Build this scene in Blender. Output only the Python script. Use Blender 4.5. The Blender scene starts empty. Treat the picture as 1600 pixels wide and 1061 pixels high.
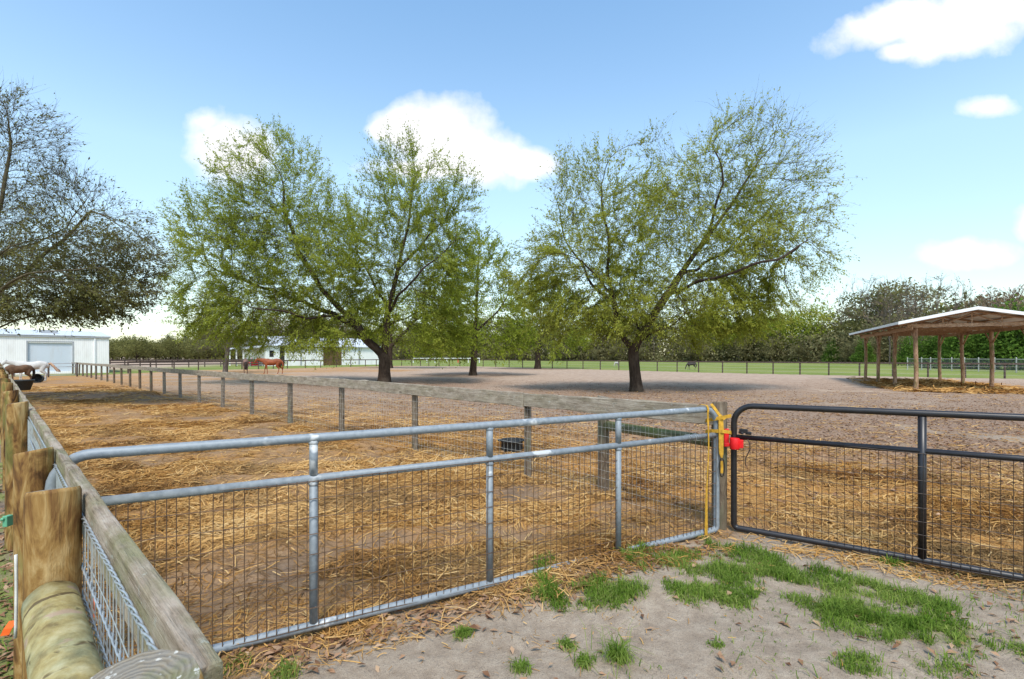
import bpy, math, random
import numpy as np
from mathutils import Vector, Matrix, kdtree

SEED = 7
rng = np.random.default_rng(SEED)
random.seed(SEED)
sc = bpy.context.scene
COL = sc.collection

# ------------------------------------------------------------------ camera model
F, EYE, HY = 750.0, 1.6, 557.0          # focal length (px of a 1600 wide frame), eye height, horizon row

def G(px, py, z=0.0):                   # picture point lying at height z -> world
    Y = (EYE - z) * F / (py - HY)
    return Vector(((px - 800) / F * Y, Y, z))

def D(px, py, Y):                       # picture point at depth Y -> world
    return Vector(((px - 800) / F * Y, Y, EYE - (py - HY) * Y / F))

cam_d = bpy.data.cameras.new('camera')
cam_d.sensor_width = 36.0
cam_d.lens = 36.0 * F / 1600.0
cam_d.shift_y = (HY - 530.5) / 1600.0
cam_d.clip_start = 0.05
cam_d.clip_end = 6000
cam = bpy.data.objects.new('camera', cam_d)
COL.objects.link(cam)
cam.location = (0, 0, EYE)
cam.rotation_euler = (math.radians(90), 0, 0)
sc.camera = cam

# ------------------------------------------------------------------ noise
def _hash(ix, iy, s):
    v = np.sin(ix * 127.1 + iy * 311.7 + s * 74.7) * 43758.5453
    return v - np.floor(v)

def vnoise(x, y, s=0):
    ix, iy = np.floor(x), np.floor(y)
    fx, fy = x - ix, y - iy
    fx, fy = fx * fx * (3 - 2 * fx), fy * fy * (3 - 2 * fy)
    a, b = _hash(ix, iy, s), _hash(ix + 1, iy, s)
    c, d = _hash(ix, iy + 1, s), _hash(ix + 1, iy + 1, s)
    return (a * (1 - fx) + b * fx) * (1 - fy) + (c * (1 - fx) + d * fx) * fy

def fbm(x, y, s=0, o=4):
    t, a, n = 0, 0.5, 0
    for k in range(o):
        t = t + a * vnoise(x * 2 ** k + 13.7 * k, y * 2 ** k - 7.3 * k, s + k)
        n += a
        a *= 0.5
    return t / n

def sstep(a, b, x):
    t = np.clip((x - a) / (b - a), 0, 1)
    return t * t * (3 - 2 * t)

# ------------------------------------------------------------------ layout (world)
M = 1.0753                               # both board fences run along (-M, 1)
FD = Vector((-M, 1, 0)).normalized()     # away from the camera
C_POST, C_RAIL, C_MID = 0.178, 0.313, 7.087
GA = Vector((1.84, 4.32, 0)); GD = Vector((-0.888, -0.46, 0))      # grey gate: latch end, direction to hinge
BA = Vector((2.02, 4.37, 0)); BD = Vector((0.823, -0.568, 0))      # black gate: hinge end, direction out of frame

FAR_PX = [(-200, 592), (125, 587), (310, 578.4), (349, 578), (449, 576), (586, 572.3), (628, 571.6), (755, 572.8),
          (816, 574.4), (967, 578.4), (1092, 582), (1295, 586.3), (1508, 590.6), (1570, 591.6), (2200, 600)]
_fx = np.array([a for a, b in FAR_PX], float); _fy = np.array([b for a, b in FAR_PX], float)

def zones(x, y):
    """masks of what covers the ground, from where a point lies among fences and gates"""
    c = x + M * y
    sg = (x - GA.x) * -0.46 + (y - GA.y) * 0.888
    sb = (x - BA.x) * 0.568 + (y - BA.y) * 0.823
    yy = np.maximum(y, 0.2)
    ang = 800 + F * x / yy
    bound = (EYE * F) / (np.interp(ang, _fx, _fy) - HY)      # depth of the far fence in this direction
    n1 = fbm(x * 0.55, y * 0.55, 3); n2 = fbm(x * 1.7, y * 1.7, 9); n3 = fbm(x * 0.16, y * 0.16, 21)
    beyond = np.where((y > bound), 1.0, 0.0)
    ahead = y > 0
    left = sstep(0.31, 0.20, c)
    alley = sstep(0.2, 0.3, c) * sstep(7.25, 6.85, c) * sstep(-0.25, 0.1, sg + (n2 - .5) * .5) * (1 - beyond)
    pad = sstep(6.85, 7.25, c) * sstep(-0.3, 0.1, sb + (n2 - .5) * .5) * (1 - beyond)
    straw = alley * sstep(0.30, 0.56, 0.55 * n1 + 0.45 * n2 + 0.10) * (.55 + .45 * sstep(.36, .50, fbm(x * .9 + 7, y * 1.6, 52)))
    # bare dark band across the lane, like in the picture
    straw = straw * (1 - .8 * np.exp(-((y - 17.0 + .1 * x + (n2 - .5) * 2) / 1.6) ** 2) * alley)
    dgate = np.abs(sb)
    ps = pad * sstep(0.0, 1.0, np.exp(-np.maximum(sb - 2.2, 0) / 2.6)) * sstep(0.18, 0.5, 0.5 * n1 + 0.5 * n2 + .12)
    ps = np.maximum(ps, pad * 0.75 * np.exp(-np.maximum(c - 7.1, 0) / 2.2) * sstep(.38, .6, n1))
    # straw strip by the far stable and under the shelter
    q = G(530, 579.5)
    ps = np.maximum(ps, pad * .95 * np.exp(-((y - (q.y + .10 * (x - q.x))) / 4.2) ** 2) * sstep(-36, -30, x) * sstep(-9, -13, x) * sstep(.25, .5, n2))
    ps = np.maximum(ps, pad * .9 * sstep(0.3, .55, n1) * sstep(-14, -22, x) * .8)
    u = (x - 24.5) * .45 + (y - 27.5) * .893; v = (x - 24.5) * .893 - (y - 27.5) * .45
    ps = np.maximum(ps, .95 * np.exp(-(u / 6.0) ** 4 - (v / 2.9) ** 4) * sstep(.2, .45, n2))
    straw = np.clip(straw + ps, 0, 1)
    # litter: brown fallen leaves, thick near the fence and under the trees
    lit = pad * np.clip(1.15 - (y - 5) / 30.0, .15, 1) * sstep(.25, .55, n1 + .15)
    for tx, ty, r in ((G(600, 599).x, 28.2, 8.5), (5.75, 22.2, 7.0), (-3.4, 41.4, 5.5), (3.4, 63, 6)):
        lit = np.maximum(lit, pad * sstep(1.25, .5, np.hypot(x - tx, y - ty) / r + (n2 - .5) * .6) * (.92 + .5 * (n2 - .5)))
    mud = alley * (1 - straw) * .8
    grass = beyond * sstep(-55, -40, x + 0.25 * (y - 60)) + np.where(left > .5, sstep(.40, .62, n2 + .02) * .8, 0)
    grass = np.where((y > 75) | (np.abs(x) > 80), np.maximum(grass, beyond * sstep(-60, -42, x)), grass)
    litter_out = left * .85
    return dict(straw=straw, litter=np.clip(lit * (1 - .75 * straw), 0, 1), mud=np.clip(mud + litter_out * .6, 0, 1), grass=np.clip(grass, 0, 1),
                sg=sg, sb=sb, c=c, pad=pad, alley=alley, left=left, beyond=beyond)

def height(x, y):
    r = np.hypot(x, y)
    near = np.exp(-(r / 16.0) ** 2)
    c = x + M * y
    sg = (x - GA.x) * -0.46 + (y - GA.y) * 0.888
    sb = (x - BA.x) * 0.568 + (y - BA.y) * 0.823
    inside = np.maximum(sstep(-.05, .35, sg) * (c < 7.0), sstep(-.05, .35, sb) * (c >= 6.7))
    h = (fbm(x * .8, y * .8, 31) - .5) * .05
    h = h + inside * ((fbm(x * 1.9, y * 1.9, 5) - .5) * .16 + (fbm(x * 6, y * 6, 6) - .5) * .06) * (.25 + .75 * near)
    h = h + (1 - inside) * ((fbm(x * 7, y * 7, 8, 3) - .5) * .022) * near
    h = h + (1 - inside) * (fbm(x * 2.4, y * 2.4, 18, 3) - .5) * .05 * near
    t = (x - GA.x) * GD.x + (y - GA.y) * GD.y           # along the grey gate
    h = h + .085 * np.exp(-((t - 1.25) / .75) ** 2 - ((sg + .12) / .42) ** 2)
    h = h + .16 * np.exp(-((y - 21 - .1 * x) / 2.6) ** 2) * ((c > .6) & (c < 6.6)) * sstep(-13, -15, x)   # heap in the lane
    far = sstep(18, 60, r)
    h = h * (1 - .6 * far)
    return h

# ------------------------------------------------------------------ mesh helpers
def link(o, parent=None):
    COL.objects.link(o)
    if parent is not None:
        o.parent = parent
    return o

def tag(o, label=None, cat=None, group=None, kind=None):
    if label: o['label'] = label
    if cat: o['category'] = cat
    if group: o['group'] = group
    if kind: o['kind'] = kind
    return o

def thing(name, label, cat, loc=(0, 0, 0), rz=0.0, group=None):
    o = bpy.data.objects.new(name, None)
    o.empty_display_size = .2
    COL.objects.link(o)
    o.location = loc
    o.rotation_euler = (0, 0, rz)
    return tag(o, label, cat, group)

def np_mesh(name, v, f, mat=None, smooth=False, attrs=None):
    """v (N,3), f (M,k) arrays -> mesh datablock; attrs: per-vertex floats"""
    v = np.asarray(v, np.float32); f = np.asarray(f, np.int32)
    me = bpy.data.meshes.new(name)
    n, k = f.shape
    me.vertices.add(len(v)); me.loops.add(n * k); me.polygons.add(n)
    me.vertices.foreach_set('co', v.ravel())
    me.loops.foreach_set('vertex_index', f.ravel())
    me.polygons.foreach_set('loop_start', np.arange(0, n * k, k, dtype=np.int32))
    me.polygons.foreach_set('loop_total', np.full(n, k, np.int32))
    if smooth:
        me.polygons.foreach_set('use_smooth', np.ones(n, bool))
    for a, vals in (attrs or {}).items():
        at = me.attributes.new(a, 'FLOAT', 'POINT')
        at.data.foreach_set('value', np.asarray(vals, np.float32))
    me.update(calc_edges=True)
    me.validate()
    if mat: me.materials.append(mat)
    return me

class MB:
    """collects boxes, tubes and prisms, then links them as one mesh object"""
    def __init__(self):
        self.v, self.f, self.m, self.s = [], [], [], []
    def add(self, vs, fs, mi=0, smooth=False):
        b = len(self.v)
        self.v += [tuple(p) for p in vs]
        for f in fs:
            self.f.append(tuple(b + i for i in f)); self.m.append(mi); self.s.append(smooth)
    def box(self, c, size, rz=0.0, ax=None, mi=0):
        hx, hy, hz = (s / 2 for s in size)
        if ax is None:
            R = Matrix.Rotation(rz, 3, 'Z')
        else:
            x = Vector(ax).normalized(); y = Vector((0, 0, 1)).cross(x)
            y = y.normalized() if y.length > 1e-6 else Vector((0, 1, 0))
            z = x.cross(y); R = Matrix((x, y, z)).transposed()
        c = Vector(c)
        vs = [c + R @ Vector((sx * hx, sy * hy, sz * hz)) for sx in (-1, 1) for sy in (-1, 1) for sz in (-1, 1)]
        self.add(vs, [(0, 1, 3, 2), (4, 6, 7, 5), (0, 4, 5, 1), (2, 3, 7, 6), (0, 2, 6, 4), (1, 5, 7, 3)], mi)
    def tube(self, pts, r, n=10, cap=True, mi=0, smooth=True, flat=None):
        pts = [Vector(p) for p in pts]
        rs = r if isinstance(r, (list, tuple)) else [r] * len(pts)
        ref = Vector((0, 0, 1))
        t0 = (pts[1] - pts[0]).normalized()
        if abs(t0.dot(ref)) > .9: ref = Vector((1, 0, 0))
        u = (ref - t0 * ref.dot(t0)).normalized()
        vs, fs = [], []
        for i, p in enumerate(pts):
            t = (pts[min(i + 1, len(pts) - 1)] - pts[max(i - 1, 0)]).normalized()
            u = (u - t * u.dot(t)).normalized(); w = t.cross(u)
            for k in range(n):
                a = 2 * math.pi * k / n
                vs.append(p + rs[i] * (math.cos(a) * u + math.sin(a) * w))
        for i in range(len(pts) - 1):
            for k in range(n):
                fs.append((i * n + k, i * n + (k + 1) % n, (i + 1) * n + (k + 1) % n, (i + 1) * n + k))
        self.add(vs, fs, mi, smooth)
        if cap:
            b = len(self.v) - len(vs)
            self.f.append(tuple(b + k for k in reversed(range(n)))); self.m.append(mi); self.s.append(False)
            self.f.append(tuple(b + (len(pts) - 1) * n + k for k in range(n))); self.m.append(mi); self.s.append(False)
    def ribbon(self, pts, width, side, thick=.003, mi=0):
        side = Vector(side).normalized()
        pts = [Vector(p) for p in pts]; vs, fs = [], []
        for i, p in enumerate(pts):
            t = (pts[min(i + 1, len(pts) - 1)] - pts[max(i - 1, 0)]).normalized()
            nn = t.cross(side).normalized() * thick / 2
            s = side * (width[i] if isinstance(width, list) else width) / 2
            vs += [p - s - nn, p + s - nn, p + s + nn, p - s + nn]
        for i in range(len(pts) - 1):
            a, b = i * 4, i * 4 + 4
            for k in range(4):
                fs.append((a + k, a + (k + 1) % 4, b + (k + 1) % 4, b + k))
        e = (len(pts) - 1) * 4
        fs += [(3, 2, 1, 0), (e, e + 1, e + 2, e + 3)]
        self.add(vs, fs, mi)
    def lathe(self, prof, n=28, c=(0, 0, 0), mi=0):
        vs, fs = [], []
        for (r, z) in prof:
            for k in range(n):
                a = 2 * math.pi * k / n
                vs.append((c[0] + r * math.cos(a), c[1] + r * math.sin(a), c[2] + z))
        for i in range(len(prof) - 1):
            for k in range(n):
                fs.append((i * n + k, i * n + (k + 1) % n, (i + 1) * n + (k + 1) % n, (i + 1) * n + k))
        self.add(vs, fs, mi, True)
    def build(self, name, mats, parent=None, bevel=0.0, origin=None, subd=0):
        me = bpy.data.meshes.new(name)
        org = Vector(origin) if origin is not None else (parent.location.copy() if parent is not None and parent.rotation_euler.z == 0 else Vector())
        if getattr(self, 'local', False): org = Vector()
        me.from_pydata([tuple(Vector(p) - org) for p in self.v], [], self.f)
        me.polygons.foreach_set('material_index', np.array(self.m, np.int32))
        me.polygons.foreach_set('use_smooth', np.array(self.s, bool))
        for m in (mats if isinstance(mats, (list, tuple)) else [mats]):
            me.materials.append(m)
        me.update(); me.validate()
        o = bpy.data.objects.new(name, me)
        link(o, parent)
        if origin is not None:
            o.location = org - (parent.location if parent is not None else Vector())
        if bevel:
            b = o.modifiers.new('bevel', 'BEVEL'); b.width = bevel; b.segments = 2; b.limit_method = 'ANGLE'
        return o

def local_mb():
    m = MB(); m.local = True
    return m

# ------------------------------------------------------------------ materials
class NT:
    def __init__(self, name):
        self.mat = bpy.data.materials.new(name); self.mat.use_nodes = True
        self.t = self.mat.node_tree; self.t.nodes.clear()
        self.out = self.t.nodes.new('ShaderNodeOutputMaterial')
    def n(self, typ, **kw):
        nd = self.t.nodes.new(typ)
        for k, v in kw.items(): setattr(nd, k, v)
        return nd
    def put(self, sock, v):
        if v is None: return
        if isinstance(v, bpy.types.NodeSocket): self.t.links.new(v, sock)
        elif isinstance(v, (tuple, list)) and len(v) == 3 and sock.type == 'RGBA': sock.default_value = (*v, 1)
        else: sock.default_value = v
    def co(self, scale=(1, 1, 1), kind='Object', rot=(0, 0, 0)):
        tc = self.n('ShaderNodeTexCoord'); mp = self.n('ShaderNodeMapping')
        self.t.links.new(tc.outputs[kind], mp.inputs['Vector']); mp.inputs['Scale'].default_value = scale; mp.inputs['Rotation'].default_value = rot
        return mp.outputs[0]
    def pos(self, scale=(1, 1, 1)):
        g = self.n('ShaderNodeNewGeometry'); mp = self.n('ShaderNodeMapping')
        self.t.links.new(g.outputs['Position'], mp.inputs['Vector']); mp.inputs['Scale'].default_value = scale
        return mp.outputs[0]
    def noise(self, vec, scale, detail=4, rough=.55, dist=0.0):
        nd = self.n('ShaderNodeTexNoise'); self.put(nd.inputs['Vector'], vec); nd.inputs['Scale'].default_value = scale
        nd.inputs['Detail'].default_value = detail; nd.inputs['Roughness'].default_value = rough; nd.inputs['Distortion'].default_value = dist
        return nd.outputs['Fac']
    def voro(self, vec, scale, feat='F1'):
        nd = self.n('ShaderNodeTexVoronoi', feature=feat); self.put(nd.inputs['Vector'], vec); nd.inputs['Scale'].default_value = scale
        return nd.outputs['Distance']
    def wave(self, vec, scale, dist=2.0, detail=3, typ='RINGS', direction='Z'):
        nd = self.n('ShaderNodeTexWave', wave_type=typ); self.put(nd.inputs['Vector'], vec); nd.inputs['Scale'].default_value = scale
        if typ == 'RINGS': nd.rings_direction = direction
        else: nd.bands_direction = direction
        nd.inputs['Distortion'].default_value = dist; nd.inputs['Detail'].default_value = detail
        return nd.outputs['Fac']
    def ramp(self, fac, stops):
        nd = self.n('ShaderNodeValToRGB'); self.put(nd.inputs[0], fac)
        el = nd.color_ramp.elements
        while len(el) < len(stops): el.new(.5)
        for e, (p, c) in zip(el, stops):
            e.position = p; e.color = (*c, 1) if isinstance(c, (tuple, list)) else (c, c, c, 1)
        return nd.outputs[0]
    def mix(self, fac, a, b, mode='MIX'):
        nd = self.n('ShaderNodeMix', data_type='RGBA', blend_type=mode)
        self.put(nd.inputs[0], fac); self.put(nd.inputs[6], a); self.put(nd.inputs[7], b)
        return nd.outputs[2]
    def math(self, op, a, b=None, c=None, clamp=False):
        nd = self.n('ShaderNodeMath', operation=op, use_clamp=clamp)
        self.put(nd.inputs[0], a); self.put(nd.inputs[1], b); self.put(nd.inputs[2], c)
        return nd.outputs[0]
    def attr(self, name):
        return self.n('ShaderNodeAttribute', attribute_name=name).outputs['Fac']
    def rnd(self):
        return self.n('ShaderNodeObjectInfo').outputs['Random']
    def bump(self, h, strength=.4, dist=.01, normal=None):
        nd = self.n('ShaderNodeBump'); self.put(nd.inputs['Height'], h); nd.inputs['Strength'].default_value = strength; nd.inputs['Distance'].default_value = dist
        if normal is not None: self.put(nd.inputs['Normal'], normal)
        return nd.outputs[0]
    def done(self, color, rough=.8, metal=0.0, bump=None, spec=.3, coat=0.0):
        p = self.n('ShaderNodeBsdfPrincipled')
        self.put(p.inputs['Base Color'], color); self.put(p.inputs['Roughness'], rough); self.put(p.inputs['Metallic'], metal)
        p.inputs['Specular IOR Level'].default_value = spec
        if coat: p.inputs['Coat Weight'].default_value = coat
        if bump is not None: self.put(p.inputs['Normal'], bump)
        self.t.links.new(p.outputs[0], self.out.inputs[0])
        return self.mat

def m_plain(name, col, rough=.7, metal=0.0, var=.12, scale=8, spec=.3, bump=0.0):
    t = NT(name); f = t.noise(t.co(), scale, 5, .6)
    dark = tuple(c * (1 - var) for c in col); lite = tuple(min(1, c * (1 + var)) for c in col)
    c = t.ramp(f, [(.3, dark), (.7, lite)])
    return t.done(c, rough, metal, t.bump(f, bump, .01) if bump else None, spec)

def m_leaf(name, cols, trans=.35, scale=.5):
    t = NT(name)
    a = t.attr('tint')
    c = t.ramp(a, [(i / (len(cols) - 1), k) for i, k in enumerate(cols)])
    big = t.noise(t.co(), scale, 2)
    c = t.mix(.35, c, t.ramp(big, [(.35, cols[0]), (.65, cols[-1])]))
    d = t.n('ShaderNodeBsdfDiffuse'); tr = t.n('ShaderNodeBsdfTranslucent'); mx = t.n('ShaderNodeMixShader')
    t.put(d.inputs[0], c); t.put(tr.inputs[0], c); mx.inputs[0].default_value = trans
    t.t.links.new(d.outputs[0], mx.inputs[1]); t.t.links.new(tr.outputs[0], mx.inputs[2]); t.t.links.new(mx.outputs[0], t.out.inputs[0])
    return t.mat

def m_ground():
    t = NT('ground_cover')
    p = t.pos()
    fine = t.noise(p, 60, 6, .7); mid = t.noise(p, 9, 5, .65); big = t.noise(p, .55, 4, .6); vfine = t.noise(p, 210, 3, .6)
    sand = t.ramp(mid, [(.25, (.225, .168, .12)), (.5, (.325, .255, .188)), (.75, (.41, .335, .255))])
    sand = t.mix(t.math('MULTIPLY', t.ramp(vfine, [(.54, 0.0), (.62, 1.0)]), .7), sand, (.12, .088, .065))
    sand = t.mix(t.math('MULTIPLY', t.ramp(fine, [(.35, 1.0), (.5, 0.0)]), .35), sand, (.20, .165, .14))
    gn = t.n('ShaderNodeNewGeometry'); sx = t.n('ShaderNodeSeparateXYZ'); t.put(sx.inputs[0], gn.outputs['Position'])
    faraway = t.ramp(t.math('DIVIDE', sx.outputs[1], 60.0), [(.12, 0.0), (.42, 1.0)])
    pink = t.ramp(t.noise(p, 2.2, 8, .75), [(.28, (.24, .158, .112)), (.5, (.43, .31, .225)), (.72, (.55, .43, .335))])
    pink = t.mix(t.ramp(t.noise(t.pos((.5, 1.4, 1)), 1.1, 7, .78), [(.50, 0.0), (.66, .6)]), pink, (.21, .145, .105))
    pink = t.mix(t.ramp(t.voro(t.pos(), 1.3), [(.05, .75), (.10, 0.0)]), pink, (.085, .06, .045))
    base = t.mix(faraway, sand, pink)
    lit_f = t.voro(p, 24)
    litc = t.ramp(t.noise(p, 30, 6, .8), [(.25, (.085, .052, .038)), (.45, (.20, .125, .085)), (.6, (.32, .215, .15)), (.78, (.46, .35, .26))])
    base = t.mix(t.math('MULTIPLY', t.attr('litter'), t.ramp(t.noise(p, 3.1, 8, .8), [(.26, .45), (.5, .95)])), base, litc)
    mudc = t.ramp(t.noise(p, 14, 6, .75), [(.3, (.045, .027, .017)), (.55, (.125, .076, .048)), (.75, (.24, .155, .10))])
    base = t.mix(t.attr('mud'), base, mudc)
    strands = t.noise(t.pos((38, 14, 20)), 1.4, 6, .85, 2.2)
    strc = t.ramp(strands, [(.25, (.08, .036, .016)), (.42, (.28, .125, .036)), (.54, (.50, .25, .07)), (.70, (.66, .41, .16))])
    strc = t.mix(t.ramp(t.noise(p, 1.3, 4, .7), [(.38, .6), (.54, 0.0)]), strc, t.ramp(strands, [(.3, (.10, .055, .032)), (.7, (.38, .23, .11))]))
    stm = t.math('MULTIPLY', t.attr('straw'), t.ramp(t.noise(p, 4.5, 6, .75), [(.30, .5), (.46, 1.0)]))
    base = t.mix(stm, base, strc)
    gcol = t.ramp(t.noise(p, 3.0, 8, .8), [(.3, (.085, .115, .022)), (.55, (.175, .215, .045)), (.75, (.27, .29, .085))])
    gcol = t.mix(t.ramp(t.noise(p, .09, 4), [(.42, 0.0), (.62, .45)]), gcol, (.30, .28, .10))
    base = t.mix(t.attr('grass'), base, gcol)
    hgt = t.math('ADD', t.math('MULTIPLY', fine, .5), t.math('ADD', mid, t.math('MULTIPLY', t.math('MULTIPLY', strands, t.attr('straw')), 1.2)))
    return t.done(base, .95, 0, t.bump(hgt, .6, .03), .1)

def m_post(name='treated_pine', old=False):
    t = NT(name)
    o = t.co((1, 1, .30)); r = t.rnd()
    off = t.n('ShaderNodeVectorMath', operation='ADD'); t.put(off.inputs[0], o)
    cb = t.n('ShaderNodeCombineXYZ'); t.put(cb.inputs[0], t.math('MULTIPLY', r, 37.0)); t.put(cb.inputs[2], t.math('MULTIPLY', r, 11.0)); t.put(off.inputs[1], cb.outputs[0])
    v = off.outputs[0]
    blotch = t.noise(v, 11, 5, .62, 1.6); grain = t.noise(t.co((1, 1, .07)), 90, 4, .7); wide = t.noise(v, 6, 3, .5, .8)
    if old:
        cols = [(.25, (.055, .038, .026)), (.45, (.115, .083, .056)), (.6, (.185, .142, .098)), (.8, (.27, .22, .16))]
    else:
        cols = [(.32, (.04, .017, .006)), (.44, (.16, .075, .021)), (.54, (.275, .155, .047)), (.68, (.42, .285, .125))]
    c = t.ramp(blotch, cols)
    c = t.mix(t.math('MULTIPLY', t.ramp(wide, [(.55, 0.0), (.68, .75)]), 1.0), c, (.135, .14, .035) if not old else (.13, .14, .085))
    c = t.mix(t.ramp(grain, [(.56, 0.0), (.70, .55)]), c, (.055, .028, .012))
    # knots
    k = t.voro(t.co((5.5, 5.5, 3.2)), 1.0)
    c = t.mix(t.ramp(k, [(.07, .8), (.14, 0.0)]), c, (.05, .026, .012))
    h = t.math('ADD', blotch, t.math('MULTIPLY', grain, .7))
    return t.done(c, .72, 0, t.bump(h, .55, .012), .25)

def m_endgrain(name='cut_post_top'):
    t = NT(name)
    w = t.wave(t.co((1, 1, .02)), 40, 6.5, 4, 'RINGS', 'Z'); f = t.noise(t.co(), 45, 5, .7)
    c = t.ramp(w, [(.2, (.185, .145, .095)), (.8, (.265, .22, .16))])
    c = t.mix(t.ramp(f, [(.45, .55), (.65, 0.0)]), c, (.20, .19, .175))
    c = t.mix(t.ramp(t.noise(t.co(), 9, 4, .6), [(.55, 0.0), (.66, .6)]), c, (.13, .14, .05))
    c = t.mix(t.ramp(t.noise(t.co(), 70, 3, .6), [(.62, 0.0), (.68, .8)]), c, (.52, .5, .45))
    return t.done(c, .9, 0, t.bump(t.math('ADD', t.math('MULTIPLY', w, .4), f), .5, .006), .15)

def m_log(name='barkless_log'):
    t = NT(name)
    p = t.co((1, 1, 1))
    big = t.noise(p, 5, 4, .6); pale = t.noise(p, 16, 5, .65)
    c = t.ramp(pale, [(.28, (.15, .10, .035)), (.5, (.33, .265, .11)), (.72, (.47, .41, .235))])
    c = t.mix(t.ramp(big, [(.45, 0.0), (.68, .7)]), c, t.ramp(pale, [(.3, (.12, .155, .10)), (.7, (.30, .35, .25))]))
    # beetle galleries: thin meandering lines across the log
    wv = t.wave(t.co((1, 1.6, 1.6)), 2.6, 9.0, 2, 'BANDS', 'X')
    line = t.ramp(wv, [(.0, 1.0), (.04, .9), (.085, 0.0)])
    m2 = t.ramp(t.noise(p, 9, 3), [(.46, 0.0), (.52, .9)])
    g = t.math('MULTIPLY', line, m2)
    c = t.mix(g, c, (.085, .055, .025))
    c = t.mix(t.ramp(t.noise(p, 10, 3, .5, 1.0), [(.60, 0.0), (.66, .8)]), c, (.37, .26, .19))
    return t.done(c, .7, 0, t.bump(t.math('SUBTRACT', pale, t.math('MULTIPLY', g, 1.5)), .45, .01), .25)

def m_board(name, dark, midc, light, green=.0):
    t = NT(name)
    r = t.rnd(); o = t.co((1.0, 14, 14))
    off = t.n('ShaderNodeVectorMath', operation='ADD'); t.put(off.inputs[0], o)
    cb = t.n('ShaderNodeCombineXYZ'); t.put(cb.inputs[0], t.math('MULTIPLY', r, 31.0)); t.put(cb.inputs[1], t.math('MULTIPLY', r, 53.0)); t.put(off.inputs[1], cb.outputs[0])
    v = off.outputs[0]
    grain = t.noise(v, 3.2, 6, .7, .4); blot = t.noise(t.co((1, 2, 2)), 6, 5, .7); lich = t.noise(t.co(), 20, 6, .75)
    c = t.ramp(grain, [(.28, dark), (.5, midc), (.72, light)])
    c = t.mix(t.ramp(blot, [(.46, 0.0), (.66, .65)]), c, tuple(min(.6, x * 1.25) for x in light))
    c = t.mix(t.ramp(blot, [(.30, .55), (.42, 0.0)]), c, tuple(x * .55 for x in dark))
    c = t.mix(t.ramp(lich, [(.60, 0.0), (.66, .7)]), c, (.46, .455, .41))
    if green:
        c = t.mix(t.math('MULTIPLY', t.ramp(t.noise(t.co((.7, 2, 2)), 3.5, 4, .6), [(.45, 0.0), (.62, 1.0)]), green), c, (.17, .19, .06))
    fineg = t.noise(t.co((1.3, 46, 46)), 3.0, 5, .75, .3)
    c = t.mix(t.ramp(fineg, [(.30, .75), (.44, 0.0)]), c, tuple(x * .42 for x in dark))
    c = t.mix(t.ramp(fineg, [(.58, 0.0), (.74, .5)]), c, tuple(min(.62, x * 1.35) for x in light))
    k = t.voro(t.co((1.6, 7, 7)), 1.0)
    c = t.mix(t.ramp(k, [(.05, .85), (.10, 0.0)]), c, (.05, .03, .02))
    hh_ = t.math('ADD', t.math('ADD', grain, fineg), t.math('MULTIPLY', lich, .6))
    return t.done(c, .85, 0, t.bump(hh_, .8, .01), .15)

def m_galv():
    t = NT('galvanized_tube')
    p = t.co(); f = t.noise(p, 30, 5, .6); big = t.noise(p, 2.6, 4, .7)
    c = t.ramp(f, [(.3, (.185, .21, .232)), (.7, (.285, .312, .335))])
    c = t.mix(t.ramp(big, [(.60, 0.0), (.64, .8)]), c, (.62, .62, .61))
    c = t.mix(t.ramp(t.noise(p, 55, 4, .7), [(.66, 0.0), (.73, .5)]), c, (.22, .15, .10))
    return t.done(c, t.ramp(f, [(.3, .5), (.7, .68)]), .15, t.bump(f, .08, .003), .45)

def m_bark(name, a, b, cc, sc_=1.0):
    t = NT(name)
    v = t.co((7 * sc_, 7 * sc_, 1.6 * sc_)); f = t.noise(v, 1.6, 7, .75, .6); g = t.noise(t.co(), 1.5, 3)
    c = t.ramp(f, [(.3, a), (.52, b), (.74, cc)])
    c = t.mix(t.ramp(g, [(.5, 0.0), (.66, .5)]), c, tuple(x * 1.1 for x in cc))
    return t.done(c, .9, 0, t.bump(f, .9, .05), .1)

def m_metal_wall(name, col, pitch=3.3, axis='X'):
    t = NT(name)
    f = t.noise(t.co(), .7, 4, .6)
    c = t.ramp(f, [(.3, tuple(x * .94 for x in col)), (.7, col)])
    w = t.wave(t.co(), pitch, 0, 0, 'BANDS', axis)
    c = t.mix(t.ramp(w, [(.0, .45), (.10, 0.0)]), c, tuple(x * .62 for x in col))
    c = t.mix(t.ramp(t.noise(t.co((1, 1, .25)), 1.3, 5, .7), [(.52, 0.0), (.75, .35)]), c, (.42, .36, .30))
    return t.done(c, .45, 0, t.bump(w, .25, .02), .35)

MT = {}
MT['ground'] = m_ground()
MT['post'] = m_post()
MT['old_post'] = m_post('weathered_post', True)
MT['end'] = m_endgrain()
MT['log'] = m_log()
MT['mosslog'] = m_board('mossy_log', (.05, .05, .03), (.11, .115, .06), (.21, .20, .13), .8)
MT['rail'] = m_board('grey_rail_board', (.125, .085, .058), (.28, .215, .155), (.42, .35, .28), .5)
MT['midrail'] = m_board('silvery_rail_board', (.16, .12, .085), (.28, .23, .175), (.38, .325, .26), .12)
MT['darkrail'] = m_board('dark_rail_board', (.035, .025, .02), (.075, .052, .042), (.13, .095, .08))
MT['galv'] = m_galv()
MT['wire'] = m_plain('bright_wire', (.42, .45, .47), .45, .6, .25, 40)
MT['palewire'] = m_plain('pale_net_wire', (.40, .385, .35), .6, .2, .3, 30)
MT['rustwire'] = m_plain('rusty_wire', (.10, .058, .034), .7, .2, .4, 20)
MT['black'] = m_plain('black_paint', (.016, .014, .016), .38, 0, .3, 14, .5)
MT['blackwire'] = m_plain('black_wire', (.05, .033, .024), .6, 0, .4, 14, .4)
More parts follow.
